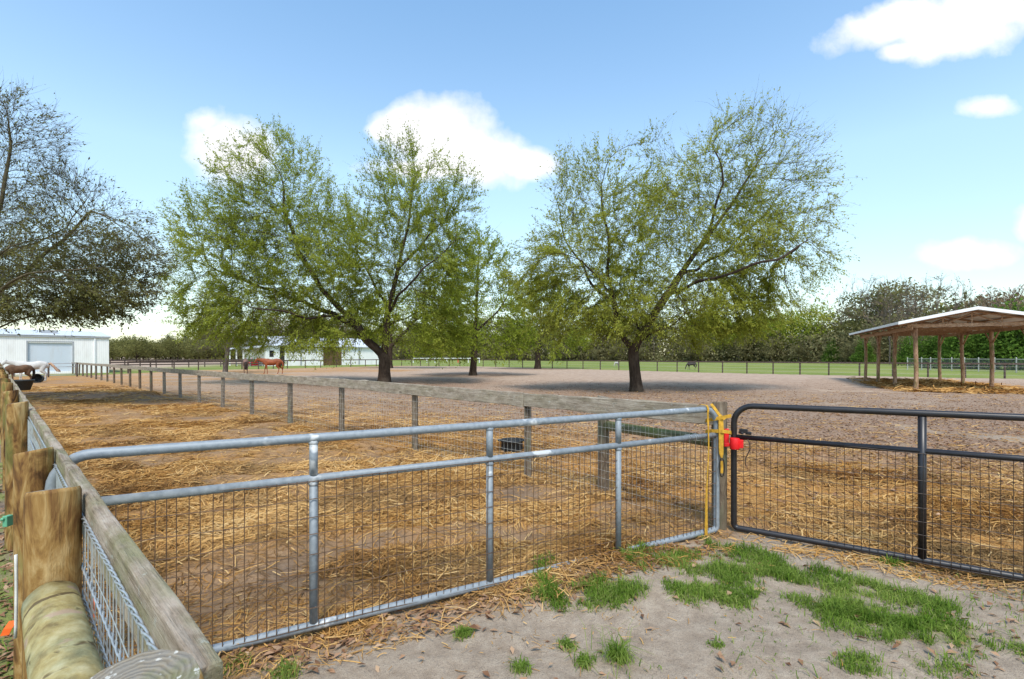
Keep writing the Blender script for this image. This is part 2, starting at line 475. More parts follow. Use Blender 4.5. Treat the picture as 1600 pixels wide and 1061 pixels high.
MT['rubber'] = m_plain('black_rubber', (.022, .024, .026), .6, 0, .35, 20, .4, .1)
MT['yellow'] = m_plain('yellow_webbing', (.50, .27, .03), .8, 0, .35, 25, .2, .3)
MT['hook'] = m_plain('dark_hook', (.045, .04, .03), .5, .7, .3, 30)
MT['red'] = m_plain('red_plastic', (.72, .012, .015), .45, 0, .1, 20, .4)
MT['orange'] = m_plain('orange_tape', (.80, .13, .02), .6, 0, .15, 30)
MT['green_plastic'] = m_plain('green_plastic', (.12, .36, .22), .5, 0, .15, 30)
MT['cord'] = m_plain('white_cord', (.62, .61, .58), .6, 0, .15, 30)
MT['white_wall'] = m_metal_wall('white_metal_wall', (.84, .82, .80))
MT['door'] = m_metal_wall('roller_door', (.56, .61, .67), 5.5, 'Z')
MT['white_trim'] = m_plain('white_trim', (.80, .80, .80), .5, 0, .05, 3)
MT['grey_trim'] = m_plain('grey_trim', (.33, .34, .36), .5, 0, .1, 3)
MT['roof'] = m_metal_wall('metal_roof', (.60, .62, .65), 3.0, 'X')
MT['dark'] = m_plain('painted_interior_shade', (.03, .026, .022), .9, 0, .3, 3)  # near-black colour standing in for shade inside the stable openings
MT['brown_door'] = m_plain('brown_door', (.13, .075, .035), .8, 0, .35, 3)
MT['truss'] = m_board('brown_timber', (.20, .115, .07), (.36, .22, .135), (.46, .31, .20))
MT['bark'] = m_bark('tree_bark', (.022, .015, .011), (.052, .036, .027), (.105, .08, .06))
MT['bark_grey'] = m_bark('grey_bark', (.06, .048, .04), (.13, .105, .088), (.21, .18, .15))
MT['bark_olive'] = m_bark('lichen_bark', (.055, .044, .03), (.115, .093, .058), (.20, .165, .105))
MT['white_paint'] = m_plain('white_paint', (.72, .72, .70), .6, 0, .1, 4)
MT['leaf'] = m_leaf('spring_leaf', [(.17, .205, .024), (.29, .345, .04), (.39, .44, .062), (.47, .50, .10)], .55)
MT['leaf2'] = m_leaf('spring_leaf_yellow', [(.185, .21, .026), (.315, .345, .043), (.41, .435, .068), (.49, .50, .11)], .55)
MT['leaf_olive'] = m_leaf('olive_leaf', [(.085, .09, .03), (.155, .155, .05), (.225, .215, .07), (.30, .275, .105)], .45)
MT['leaf_bright'] = m_leaf('bright_leaf', [(.13, .18, .016), (.22, .28, .026), (.31, .37, .04), (.40, .44, .07)], .5)
MT['leaf_dark'] = m_leaf('pine_leaf', [(.045, .065, .032), (.085, .118, .055), (.13, .17, .08), (.18, .21, .10)], .4)
MT['leaf_cedar'] = m_leaf('cedar_leaf', [(.055, .10, .018), (.10, .175, .028), (.15, .25, .04), (.20, .30, .06)], .4)
MT['leaf_tan'] = m_leaf('bud_twig', [(.20, .13, .085), (.29, .20, .13), (.37, .26, .165), (.45, .31, .19)], .4)
MT['leaf_brush'] = m_leaf('brush_leaf', [(.12, .105, .052), (.215, .19, .09), (.29, .265, .125), (.35, .325, .16)], .45)
MT['straw'] = m_leaf('straw_strand', [(.12, .05, .016), (.40, .18, .042), (.63, .33, .085), (.76, .53, .25)], .15)
MT['deadleaf'] = m_leaf('dead_leaf', [(.10, .045, .025), (.24, .115, .06), (.38, .21, .12), (.48, .33, .21)], .1, 6)
MT['blade'] = m_leaf('grass_blade', [(.07, .135, .016), (.13, .25, .025), (.24, .38, .05), (.42, .45, .14)], .5, 3)
MT['coat_white'] = m_plain('white_coat', (.56, .53, .50), .8, 0, .12, 3)
MT['coat_brown'] = m_plain('brown_coat', (.15, .08, .045), .75, 0, .3, 3)
MT['coat_chestnut'] = m_plain('chestnut_coat', (.25, .065, .022), .6, 0, .3, 3)
MT['coat_bay'] = m_plain('bay_coat', (.17, .10, .075), .7, 0, .35, 3)
MT['coat_dark'] = m_plain('dark_coat', (.035, .026, .024), .75, 0, .3, 3)
MT['coat_pale'] = m_plain('pale_coat', (.42, .39, .36), .8, 0, .2, 3)
MT['hair_flax'] = m_plain('flaxen_hair', (.48, .30, .20), .8, 0, .3, 8)
MT['hair_dark'] = m_plain('dark_hair', (.03, .02, .016), .8, 0, .3, 8)

# ------------------------------------------------------------------ ground
def axis(lo, hi, step, grow, end_lo, end_hi):
    mid = list(np.arange(lo, hi, step)); s, p, up = step, mid[-1], []
    while p < end_hi: s *= grow; p += s; up.append(p)
    s, p, dn = step, lo, []
    while p > end_lo: s *= grow; p -= s; dn.append(p)
    return np.array(dn[::-1] + mid + up)

gx = axis(-4.5, 5.0, .045, 1.03, -2600, 2600)
gy = axis(0.4, 6.5, .045, 1.021, -60, 3000)
XX, YY = np.meshgrid(gx, gy)
xf, yf = XX.ravel(), YY.ravel()
zz = zones(xf, yf)
hz = height(xf, yf)
nx, ny = len(gx), len(gy)
ii, jj = np.meshgrid(np.arange(nx - 1), np.arange(ny - 1))
a = (jj * nx + ii).ravel()
gm = np_mesh('ground', np.stack([xf, yf, hz], 1), np.stack([a, a + 1, a + nx + 1, a + nx], 1), MT['ground'], True,
             dict(straw=zz['straw'], litter=zz['litter'], mud=zz['mud'], grass=zz['grass']))
ground = link(bpy.data.objects.new('ground', gm)); tag(ground, kind='structure')

# ------------------------------------------------------------------ scattered ground cover (real strands)
def ribbons(pos, length, width, yaw, curl, tilt, lift, seg=3):
    """curved flat strands lying about; arrays of size N -> verts, faces"""
    N = len(pos)
    s = np.linspace(-.5, .5, seg + 1)[None, :]                    # N x S
    L = length[:, None]
    ang = yaw[:, None] + curl[:, None] * s
    # integrate direction for a curve
    dx = np.cos(ang) * L / seg; dy = np.sin(ang) * L / seg
    cx = np.cumsum(dx, 1) - dx.sum(1, keepdims=True) / 2; cy = np.cumsum(dy, 1) - dy.sum(1, keepdims=True) / 2
    cz = lift[:, None] + np.abs(tilt[:, None]) * (s + .5) * L * np.sign(tilt[:, None] + 1e-9) + (.25 - s * s) * L * .12
    px = pos[:, 0:1] + cx; py = pos[:, 1:2] + cy
    pz = height(px.ravel(), py.ravel()).reshape(px.shape) + np.maximum(cz, .002)
    nxv = -np.sin(ang) * width[:, None] / 2; nyv = np.cos(ang) * width[:, None] / 2
    A = np.stack([px - nxv, py - nyv, pz], 2); B = np.stack([px + nxv, py + nyv, pz + width[:, None] * .3], 2)
    V = np.stack([A, B], 2).reshape(N, (seg + 1) * 2, 3)
    base = (np.arange(N) * (seg + 1) * 2)[:, None]
    fs = []
    for k in range(seg):
        fs.append(np.concatenate([base + 2 * k, base + 2 * k + 1, base + 2 * k + 3, base + 2 * k + 2], 1))
    return V.reshape(-1, 3), np.concatenate(fs, 0), np.repeat(np.arange(N), (seg + 1) * 2)

def sample_ground(n, ylo, yhi, keep, power=1.0, xw=1.15):
    """n candidate points over the view fan, denser near the camera; keep(x, y) -> probability"""
    t = rng.random(n)
    y = ylo * (yhi / ylo) ** (t ** power)
    x = (rng.random(n) * 2 - 1) * xw * y
    p = keep(x, y)
    k = rng.random(n) < p
    return np.stack([x[k], y[k]], 1)

def straw_obj(name, label, n, ylo, yhi, keep, lmin, lmax, w0, wk):
    P = sample_ground(n, ylo, yhi, lambda x, y: keep(x, y) * (.16 + .84 * sstep(.40, .54, fbm(x * .9 + 7, y * 1.6, 52))))
    N = len(P); d = P[:, 1]
    L = (lmin + (lmax - lmin) * rng.random(N) ** 1.6) * (1 + .05 * d)
    W = (w0 + wk * d) * (.6 + .8 * rng.random(N))
    clump = fbm(P[:, 0] * 1.1, P[:, 1] * 1.1, 44)
    tint = np.clip(.02 + .72 * rng.random(N) ** 1.25 + (clump - .5) * 1.5, 0, 1)
    pale = rng.random(N) < .08; tint = np.where(pale, .7 + .25 * rng.random(N), tint); W = np.where(pale, W * 1.15, W); L = np.where(pale, L * 1.3, L)
    V, Fc, own = ribbons(P, L, W, rng.random(N) * 6.283, rng.normal(0, .8, N), rng.normal(0, .08, N), rng.random(N) ** 2 * .03)
    o = link(bpy.data.objects.new(name, np_mesh(name, V, Fc, MT['straw'], False, dict(tint=tint[own]))))
    return tag(o, label, 'straw', kind='stuff')

straw_obj('lane_straw', 'loose golden straw strewn over the lane behind the grey gate', 480000, 2.0, 26,
          lambda x, y: (lambda z: np.clip(z['alley'] * (z['straw'] * 1.1 + .06) + .35 * (z['sg'] > -.35) * (z['sg'] < .05) * (z['c'] > .35) * (z['c'] < 6.7) * (1 - z['alley']), 0, 1))(zones(x, y)),
          .04, .17, .0023, .00085)
straw_obj('paddock_straw', 'loose pale straw strewn over the paddock behind the black gate', 330000, 2.6, 22,
          lambda x, y: (lambda z: np.clip(z['pad'] * (z['straw'] + .07) + .30 * (z['sb'] > -.30) * (z['sb'] < .05) * (z['c'] > 6.4) * (1 - z['pad']), 0, 1))(zones(x, y)),
          .04, .17, .0023, .00085)

straw_obj('sand_debris', 'short bits of straw, bark and twig scattered on the bare sand', 9000, 1.9, 5.0,
          lambda x, y: (lambda z: (z['sg'] < 0) * (z['sb'] < 0) * (z['c'] > .4) * (.25 + .75 * sstep(.45, .6, fbm(x * 1.7, y * 1.7, 66))) * .5)(zones(x, y)),
          .012, .07, .002, .0006)

def leaf_quads(P, nrm_z, size, asp, tint_src, lift=.01):
    """flat curled leaves lying at P (N,3)"""
    N = len(P)
    yaw = rng.random(N) * 6.283
    tx = rng.normal(0, nrm_z, N); ty = rng.normal(0, nrm_z, N)
    d = np.stack([np.cos(yaw), np.sin(yaw), tx], 1); w = np.stack([-np.sin(yaw), np.cos(yaw), ty], 1)
    d *= (size / 2)[:, None]; w *= (size * asp / 2)[:, None]
    up = np.array([0, 0, 1.0])[None] * (size * .18)[:, None]
    V = np.stack([P - d, P - w + up, P + d, P + w + up * .5], 1).reshape(-1, 3)
    Fc = (np.arange(N) * 4)[:, None] + np.arange(4)[None]
    return V, Fc, np.repeat(np.arange(N), 4)

def litter_obj(name, label, P2, smin, smax):
    N = len(P2)
    P = np.column_stack([P2, height(P2[:, 0], P2[:, 1]) + .004 + .02 * rng.random(N) ** 2])
    V, Fc, own = leaf_quads(P, .2, smin + (smax - smin) * rng.random(N), .42, None)
    o = link(bpy.data.objects.new(name, np_mesh(name, V, Fc, MT['deadleaf'], False, dict(tint=rng.random(N)[own]))))
    return tag(o, label, 'leaves', kind='stuff')

def keep_leaf(x, y):
    z = zones(x, y)
    t = (x - GA.x) * GD.x + (y - GA.y) * GD.y
    a = np.exp(-((z['sg'] + .16) / .17) ** 2) * (t > .3) * (t < 4.6) * sstep(.35, .62, fbm(x * 3, y * 3, 60) + .12) * .9
    b = .022 * (z['sg'] < 0) * (z['sb'] < 0) * (z['c'] > .4)
    c_ = .16 * np.exp(-((x - 3.0) ** 2 + (y - 2.55) ** 2) / .5)
    d = z['left'] * .75
    return np.clip(a + b + c_ + d, 0, 1)
litter_obj('fallen_leaves', 'dry brown fallen leaves along the foot of the grey gate and the sand', sample_ground(26000, 1.7, 7, keep_leaf), .03, .075)
litter_obj('paddock_leaf_litter', 'brown leaf litter spread over the paddock under the shade trees',
           sample_ground(190000, 4.5, 34, lambda x, y: (lambda z: np.clip(z['pad'] * z['litter'] ** 1.5 * .42, 0, 1))(zones(x, y)), .9), .03, .085)

# ------------------------------------------------------------------ grass
def blades(P2, hmin, hmax, w):
    N = len(P2)
    yaw = rng.random(N) * 6.283; lean = rng.random(N) * 1.35 + .1
    h = (hmin + (hmax - hmin) * rng.random(N) ** 1.6) * (.45 + 1.1 * fbm(P2[:, 0] * 9, P2[:, 1] * 9, 19, 2))
    base = np.column_stack([P2, height(P2[:, 0], P2[:, 1]) - .004])
    dirv = np.stack([np.cos(yaw), np.sin(yaw)], 1)
    side = np.stack([-np.sin(yaw), np.cos(yaw), np.zeros(N)], 1) * (w * (.6 + .8 * rng.random(N)))[:, None]
    mid = base + np.column_stack([dirv * (h * lean * .35)[:, None], h * .62])
    tip = base + np.column_stack([dirv * (h * lean * 1.0)[:, None], h * np.maximum(1.0 - .5 * lean, .12)])
    V = np.stack([base - side * .5, base + side * .5, mid + side * .42, mid - side * .42, tip + side * .06, tip - side * .06], 1).reshape(-1, 3)
    b = (np.arange(N) * 6)[:, None]
    Fc = np.concatenate([b + np.array([[0, 1, 2, 3]]), b + np.array([[3, 2, 4, 5]])], 0)
    return V, Fc, np.repeat(np.arange(N), 6)

PATCH = [  # px, py, rx px, ry px, density
    (1115, 900, 62, 34, 1.0), (1180, 880, 60, 26, .7), (1075, 925, 40, 20, .55), (1150, 935, 40, 16, .5), (1230, 900, 40, 22, .4),
    (852, 890, 20, 18, .95), (848, 925, 26, 22, .9), (870, 945, 24, 14, .7), (990, 888, 26, 20, .75), (1015, 868, 18, 14, .7), (940, 935, 58, 22, .6), (985, 925, 30, 18, .5),
    (1340, 920, 56, 20, .55), (1365, 970, 95, 34, .62), (1450, 1000, 80, 34, .6), (1300, 905, 34, 18, .4), (1430, 940, 60, 26, .55), (1500, 990, 40, 26, .5), (1330, 955, 46, 26, .55),
    (1345, 1045, 45, 18, .7), (1590, 1010, 24, 26, .6), (1100, 853, 18, 12, .8), (1390, 880, 28, 7, .5), (365, 1045, 24, 20, .9), (448, 1055, 26, 12, .6),
    (1480, 1050, 60, 22, .3), (1260, 940, 34, 20, .35), (1040, 880, 30, 16, .35)]

def grass_points(patch, n):
    px, py, rx, ry, dn = patch
    r = np.sqrt(rng.random(n)) ; a = rng.random(n) * 6.283
    q = G(px, py)
    qx = G(px + rx, py); qy = G(px, py - ry)
    ax_, ay_ = qx.x - q.x, max(abs(qy.y - q.y), .08)
    x = q.x + np.cos(a) * r * ax_ * 1.15; y = q.y + np.sin(a) * r * ay_ * 1.15
    nn = fbm(x * 7, y * 7, 71, 3)
    k = rng.random(n) < min(1, dn * 1.6) * sstep(.37, .57, nn + .12 * (1 - r)) * sstep(1.0, .45, r)
    return np.stack([x[k], y[k]], 1)

gp = []
for p_ in PATCH:
    q = G(p_[0], p_[1]); area = math.pi * (p_[2] * q.y / F) * (p_[3] * q.y * q.y / (F * EYE))
    gp.append(grass_points(p_, int(area * 26000)))
gp.append(sample_ground(5200, 2.3, 4.4, lambda x, y: (lambda z: (z['sg'] < -.1) * (z['sb'] < 0) * (z['c'] > .5) * sstep(.48, .60, fbm(x * 1.3, y * 1.3, 81)) * sstep(.2, 1.2, x) * .8)(zones(x, y))))
gp.append(sample_ground(30000, 1.5, 14, lambda x, y: (lambda z: z['left'] * (z['grass'] > .3) * .8)(zones(x, y))))
gp = np.concatenate(gp)
V, Fc, own = blades(gp, .02, .085, .0046)
o = link(bpy.data.objects.new('grass', np_mesh('grass', V, Fc, MT['blade'], False, dict(tint=np.clip(rng.normal(.48, .26, len(gp)) + (fbm(gp[:, 0] * 4, gp[:, 1] * 4, 12) - .5) * .8, 0, 1)[own]))))
tag(o, 'short bright green grass growing in patches on the sand before the gates', 'grass', kind='stuff')

TUFTS = [(725, 993, 'small green weed tuft on bare sand, the one nearest the grey gate', .085),
         (886, 1006, 'low green grass tuft on bare sand between two other tufts, farther back', .06),
         (913, 1032, 'rounded grass tuft on bare sand left of the tall seeding tuft', .07),
         (966, 1028, 'tall seeding grass tuft on bare sand with thin upright stalks', .16),
         (815, 1048, 'sprawling green weed at the bottom edge of the bare sand', .075),
         (1120, 1012, 'thin grey green weed in the middle of the bare sand', .05)]
for px, py, lab, hh in TUFTS:
    q = G(px, py); n = 230 if hh > .055 else 110
    r = np.minimum(np.abs(rng.normal(0, .032, n)), .06); a_ = rng.random(n) * 6.283
    P2 = np.stack([q.x + r * np.cos(a_), q.y + r * np.sin(a_)], 1)
    V, Fc, own = blades(P2, hh * .3, hh * (1.0 if hh < .1 else .75), .005)
    if hh > .1:
        P3 = np.stack([q.x + rng.normal(0, .05, 22), q.y + rng.normal(0, .05, 22)], 1)
        V2, F2, o2 = blades(P3, .12, .24, .003)
        F2 = F2 + len(V); own = np.concatenate([own, o2 + n]); V = np.concatenate([V, V2]); Fc = np.concatenate([Fc, F2])
    me = np_mesh('grass_tuft', V - np.array([[q.x, q.y, 0]]), Fc, MT['blade'], False, dict(tint=rng.random(n + 40)[own] * .8 + .1))
    o = link(bpy.data.objects.new('grass_tuft', me)); o.location = (q.x, q.y, 0)
    tag(o, lab, 'grass tuft', 'grass tufts on the bare sand')

# ------------------------------------------------------------------ trees
def leaves_mesh(name, C, Dn, size, asp, mat, tint=None, droop=.3):
    """leaf quads at C (N,3) roughly along directions Dn"""
    N = len(C)
    d = Dn + rng.normal(0, .55, (N, 3)); d[:, 2] -= droop * .5
    d /= np.linalg.norm(d, axis=1, keepdims=True) + 1e-9
    r = rng.normal(0, .55, (N, 3)); r[:, 2] += .8; w = np.cross(d, r); w /= np.linalg.norm(w, axis=1, keepdims=True) + 1e-9
    s = size * (.6 + .8 * rng.random(N))
    d = d * s[:, None]; w = w * (s * asp / 2)[:, None]
    V = np.stack([C, C + d * .5 - w, C + d, C + d * .5 + w], 1).reshape(-1, 3)
    Fc = (np.arange(N) * 4)[:, None] + np.arange(4)[None]
    t = np.clip(rng.normal(.5, .25, N), 0, 1) if tint is None else tint
    return np_mesh(name, V, Fc, mat, False, dict(tint=np.repeat(t, 4)))

def tubes_np(chains, pos, rad):
    vs, fs, off = [], [], 0
    for ch in chains:
        pts = pos[ch]; r = rad[ch]
        n = 12 if r[0] > .15 else (7 if r[0] > .05 else (5 if r[0] > .02 else 3))
        T = np.gradient(pts, axis=0) if len(pts) > 2 else np.repeat(pts[1:] - pts[:1], 2, 0)
        T /= np.linalg.norm(T, axis=1, keepdims=True) + 1e-9
        ref = np.array([0, 0, 1.0]) if abs(T[0, 2]) < .9 else np.array([1.0, 0, 0])
        u = ref - T[0] * ref.dot(T[0]); u /= np.linalg.norm(u)
        ang = np.arange(n) * 2 * math.pi / n
        for i in range(len(pts)):
            u = u - T[i] * u.dot(T[i]); u /= np.linalg.norm(u) + 1e-9; w = np.cross(T[i], u)
            vs.append(pts[i] + r[i] * (np.cos(ang)[:, None] * u + np.sin(ang)[:, None] * w))
        k = np.arange(n); k2 = (k + 1) % n
        for i in range(len(pts) - 1):
            a_, b_ = off + i * n, off + (i + 1) * n
            fs.append(np.stack([a_ + k, a_ + k2, b_ + k2, b_ + k], 1))
        off += len(pts) * n
    return np.concatenate(vs), np.concatenate(fs)

def twig_np(P0, Dr, L, r):
    """two segment three sided twigs: (N,3) starts, unit directions"""
    N = len(P0)
    bend = rng.normal(0, .28, (N, 3))
    P1 = P0 + Dr * (L * .5)[:, None]; D2 = Dr + bend; D2 /= np.linalg.norm(D2, axis=1, keepdims=True)
    P2 = P1 + D2 * (L * .5)[:, None]
    ref = rng.normal(0, 1, (N, 3)); u = np.cross(Dr, ref); u /= np.linalg.norm(u, axis=1, keepdims=True) + 1e-9; w = np.cross(Dr, u)
    rings = []
    for P_, k in ((P0, 1.0), (P1, .7), (P2, .3)):
        for j in range(3):
            a_ = 2.0944 * j
            rings.append(P_ + (r * k)[:, None] * (math.cos(a_) * u + math.sin(a_) * w))
    V = np.stack(rings, 1).reshape(-1, 3)
    b = (np.arange(N) * 9)[:, None]; fs = []
    for s in range(2):
        for j in range(3):
            fs.append(b + np.array([[s * 3 + j, s * 3 + (j + 1) % 3, s * 3 + 3 + (j + 1) % 3, s * 3 + 3 + j]]))
    return V, np.concatenate(fs), P1, P2, D2

def grow_tree(attr, skel, step=.45, di=3.0, dk=.8, iters=90, trop=.08, wig=.10):
    """space colonisation: skel = list of polylines (first is the trunk) -> positions, parents"""
    pos, par = [], []
    def nearest(p):
        return min(range(len(pos)), key=lambda i: (pos[i] - p).length_squared)
    for li, line in enumerate(skel):
        line = [Vector(p) for p in line]
        if li == 0:
            pos.append(line[0]); par.append(-1); last = 0; start = 1
        else:
            last = nearest(line[0]); start = 1
        cur = pos[last]; ph_ = rng.random(2) * 6.28; acc_ = 0.0
        for q in line[start:]:
            seg = (q - cur).length; m = max(1, int(seg / step))
            for k in range(1, m + 1):
                acc_ += seg / m; wv_ = min(acc_, 1.5) * .05 if li else .02
                p = cur.lerp(q, k / m) + Vector((wv_ * math.sin(acc_ * 2.1 + ph_[0]), wv_ * math.sin(acc_ * 1.7 + ph_[1]), wv_ * math.sin(acc_ * 2.6 + ph_[1]))) - Vector((wv_ * math.sin(ph_[0]), 0, 0)) * 0
                pos.append(p); par.append(last); last = len(pos) - 1
            cur = q
    attr = [Vector(p) for p in attr]; stale = {}
    for it in range(iters):
        kd = kdtree.KDTree(len(pos))
        for i, p in enumerate(pos): kd.insert(p, i)
        kd.balance()
        acc, left = {}, []
        for p in attr:
            co, i, d = kd.find(p)
            if d < dk: continue
            if d < 2.2 * step:
                key = (round(p.x, 4), round(p.y, 4), round(p.z, 4)); stale[key] = stale.get(key, 0) + 1
                if stale[key] > 3: continue
            left.append(p)
            if d < di * (1 + (it < 3)):
                acc.setdefault(i, []).append((p - co) / d)
        attr = left
        if not acc: break
        n0 = len(pos)
        for i, ds in acc.items():
            v = Vector((0, 0, 0))
            for d in ds: v += d
            v = v.normalized() if v.length > 1e-3 else Vector(ds[0])
            if par[i] >= 0: v = v + .75 * (pos[i] - pos[par[i]]).normalized()
            v += Vector((rng.normal(0, wig), rng.normal(0, wig), rng.normal(0, wig) + trop))
            q = pos[i] + v.normalized() * step
            pos.append(q); par.append(i)
        if len(pos) > 14000: break
    return np.array([tuple(p) for p in pos]), np.array(par)

def tree(name, base, skel_px, lobes, Z, R, label, leaf, bark, n_attr=1700, step=.45, dk=.75, leaf_n=9, leaf_size=.13, twigs=2.4, twig_len=.75,
         dens=None, droop=.3, tipr=.010, group=None, trunk_flare=.45, spread=1.0, e=2.25, leaf_asp=.42, keepbox=None):
    bx, by = base.x, base.y
    loc = lambda px, py, dy=0.0: np.array([(px - 800) / F * Z - bx, dy + Z - by, EYE - (py - HY) * Z / F])
    A = []
    tot = sum(rx * ry * (rx + ry) / 2 for (_, _, rx, ry, *_r) in lobes)
    for (px, py, rx, ry, *rest) in lobes:
        dy = rest[0] if rest else 0.0; w = rest[1] if len(rest) > 1 else 1.0
        n = int(n_attr * w * rx * ry * (rx + ry) / 2 / tot)
        d = rng.normal(0, 1, (n, 3)); d /= np.linalg.norm(d, axis=1, keepdims=True); d *= (rng.random(n) ** .42)[:, None]
        c = loc(px, py, dy); k = Z / F
        A.append(c + d * np.array([rx * k, (rx + ry) / 2 * k * spread, ry * k]))
    A = np.concatenate(A)
    A = A[A[:, 2] > .9]
    skel = [[tuple(loc(*p)) for p in line] for line in skel_px]
    skel[0][0] = (0, 0, -.1)
    pos, par = grow_tree(A, skel, step, step * 7, dk)
    n = len(pos)
    kids = [[] for _ in range(n)]
    for i, p in enumerate(par):
        if p >= 0: kids[p].append(i)
    r = np.zeros(n)
    for i in range(n - 1, -1, -1):
        if not kids[i]: r[i] = tipr
        else: r[i] = sum(r[k] ** e for k in kids[i]) ** (1 / e)
    # children come after their parents in the list, so one backward pass is enough
    kk = math.log(R / tipr) / math.log(max(r[0] / tipr, 1.01))
    r = tipr * (r / tipr) ** kk
    r = r * (1 + trunk_flare * np.exp(-np.maximum(pos[:, 2], 0) / .35))
    main = [max(k, key=lambda j: r[j]) if k else -1 for k in kids]
    chains, starts = [], [(0, -1)]
    while starts:
        s, p0 = starts.pop()
        ch = [p0, s] if p0 >= 0 else [s]
        while main[ch[-1]] >= 0:
            cur = ch[-1]
            for k in kids[cur]:
                if k != main[cur]: starts.append((k, cur))
            ch.append(main[cur])
        if len(ch) > 1: chains.append(ch)
    rad = r.copy()
    V1, F1 = [], []
    # a side chain starts at its parent's centre with its own radius
    allv, allf, off = [], [], 0
    pp, rr, cc = [], [], []
    for ch in chains:
        b0 = len(pp)
        for j, i in enumerate(ch):
            pp.append(pos[i]); rr.append(r[ch[1]] if j == 0 and ch[0] != 0 else r[i])
        cc.append(list(range(b0, len(pp))))
    V1, F1 = tubes_np(cc, np.array(pp), np.array(rr))
    # twigs at thin nodes
    thin = np.where(r < tipr * 3.2)[0]; thin = thin[par[thin] >= 0]
    m = rng.poisson(twigs, len(thin)); src = np.repeat(thin, m)
    dirv = pos[src] - pos[par[src]]; dirv /= np.linalg.norm(dirv, axis=1, keepdims=True) + 1e-9
    out = pos[src].copy(); out[:, 2] -= np.median(pos[:, 2]); out /= np.linalg.norm(out, axis=1, keepdims=True) + 1e-9
    zn = np.clip((pos[src, 2] - pos[:, 2].min()) / (np.ptp(pos[:, 2]) + 1e-9), 0, 1)
    dr = dirv * .8 + out * .35 + rng.normal(0, .36, (len(src), 3)); dr[:, 2] += (zn - .38) * 1.3 * (droop + .3)
    dr /= np.linalg.norm(dr, axis=1, keepdims=True)
    L = twig_len * (.5 + rng.random(len(src)))
    V2, F2, P1, P2, D2 = twig_np(pos[src], dr, L, np.full(len(src), tipr * .72))
    Vt = np.concatenate([V1, V2]); Ft = np.concatenate([F1, F2 + len(V1)])
    root = thing(name, label, 'tree', (bx, by, 0), 0, group)
    tm = np_mesh('trunk', Vt, Ft, bark, True)
    link(bpy.data.objects.new('trunk', tm), root)
    # leaves
    dn = np.ones(len(src)) if dens is None else dens(pos[src], zn)
    q_ = pos[src]
    hole = fbm(q_[:, 0] * .9 + 31, q_[:, 2] * .9 + 3 + q_[:, 1] * .55, 14, 3)
    dn = dn * (.25 + 1.1 * sstep(.36, .60, hole))
    lm = rng.poisson(np.maximum(leaf_n * dn, 0))
    ls = np.repeat(np.arange(len(src)), lm)
    t = rng.random(len(ls))
    Cc = np.where((t < .5)[:, None], pos[src][ls] + (P1 - pos[src])[ls] * (t * 2)[:, None], P1[ls] + (P2 - P1)[ls] * ((t - .5) * 2)[:, None])
    Cc = Cc + rng.normal(0, leaf_size * .35, Cc.shape)
    cl = fbm(Cc[:, 0] * .7 + 5, Cc[:, 2] * .7 + Cc[:, 1] * .3, 77, 3)
    tint = np.clip(.5 + (cl - .5) * 1.2 + rng.normal(0, .18, len(ls)), 0, 1)
    lmesh = leaves_mesh('crown', Cc, D2[ls], leaf_size, leaf_asp, leaf, tint, droop)
    link(bpy.data.objects.new('crown', lmesh), root)
    print(name, 'nodes', n, 'twigs', len(src), 'leaves', len(ls))
    return root

# 1: the broad tree left of centre
b1 = G(600, 599.5)
tree('shade_tree', b1, [
    [(600, 600), (601, 560), (603, 520), (607, 480), (622, 420), (640, 340), (648, 270)],
    [(598, 562), (575, 530), (545, 495), (505, 455), (470, 400), (445, 330), (438, 270)],
    [(560, 512), (490, 480, 1), (420, 455, 2), (350, 430, 2), (310, 410, 1)],
    [(545, 495), (500, 500, -2), (455, 490, -3.5)],
    [(607, 480), (560, 420, 2), (530, 370, 3), (505, 330, 3)],
    [(607, 490), (650, 450, -2), (690, 420, -2.5), (715, 390, -2)],
    [(605, 505), (640, 480, 3), (680, 470, 4)],
    [(622, 420), (660, 370, 1), (700, 320, 1)]],
    [(432, 330, 92, 112), (395, 390, 112, 95), (330, 420, 52, 85), (500, 400, 95, 95), (645, 335, 78, 112), (670, 400, 80, 100), (560, 420, 110, 80),
     (430, 480, 135, 65), (520, 500, 100, 48), (660, 480, 90, 58), (640, 520, 65, 28), (390, 520, 70, 30), (620, 250, 28, 32, 0, 1.3), (440, 240, 22, 34, 0, 1.3), (715, 330, 26, 75), (500, 530, 60, 20), (690, 525, 62, 26), (340, 490, 50, 40), (530, 530, 70, 15, -2.0, 1.2)],
    b1.y, .33, 'broad spreading tree with a leaning left limb, largest crown in the paddock', MT['leaf'], MT['bark'],
    n_attr=6500, step=.36, dk=.42, leaf_n=20, leaf_size=.125, leaf_asp=.34, twigs=3.2, twig_len=1.05, dens=lambda p, z: np.clip(1.75 - 1.05 * z, .25, 1.6), droop=.4, tipr=.0065)

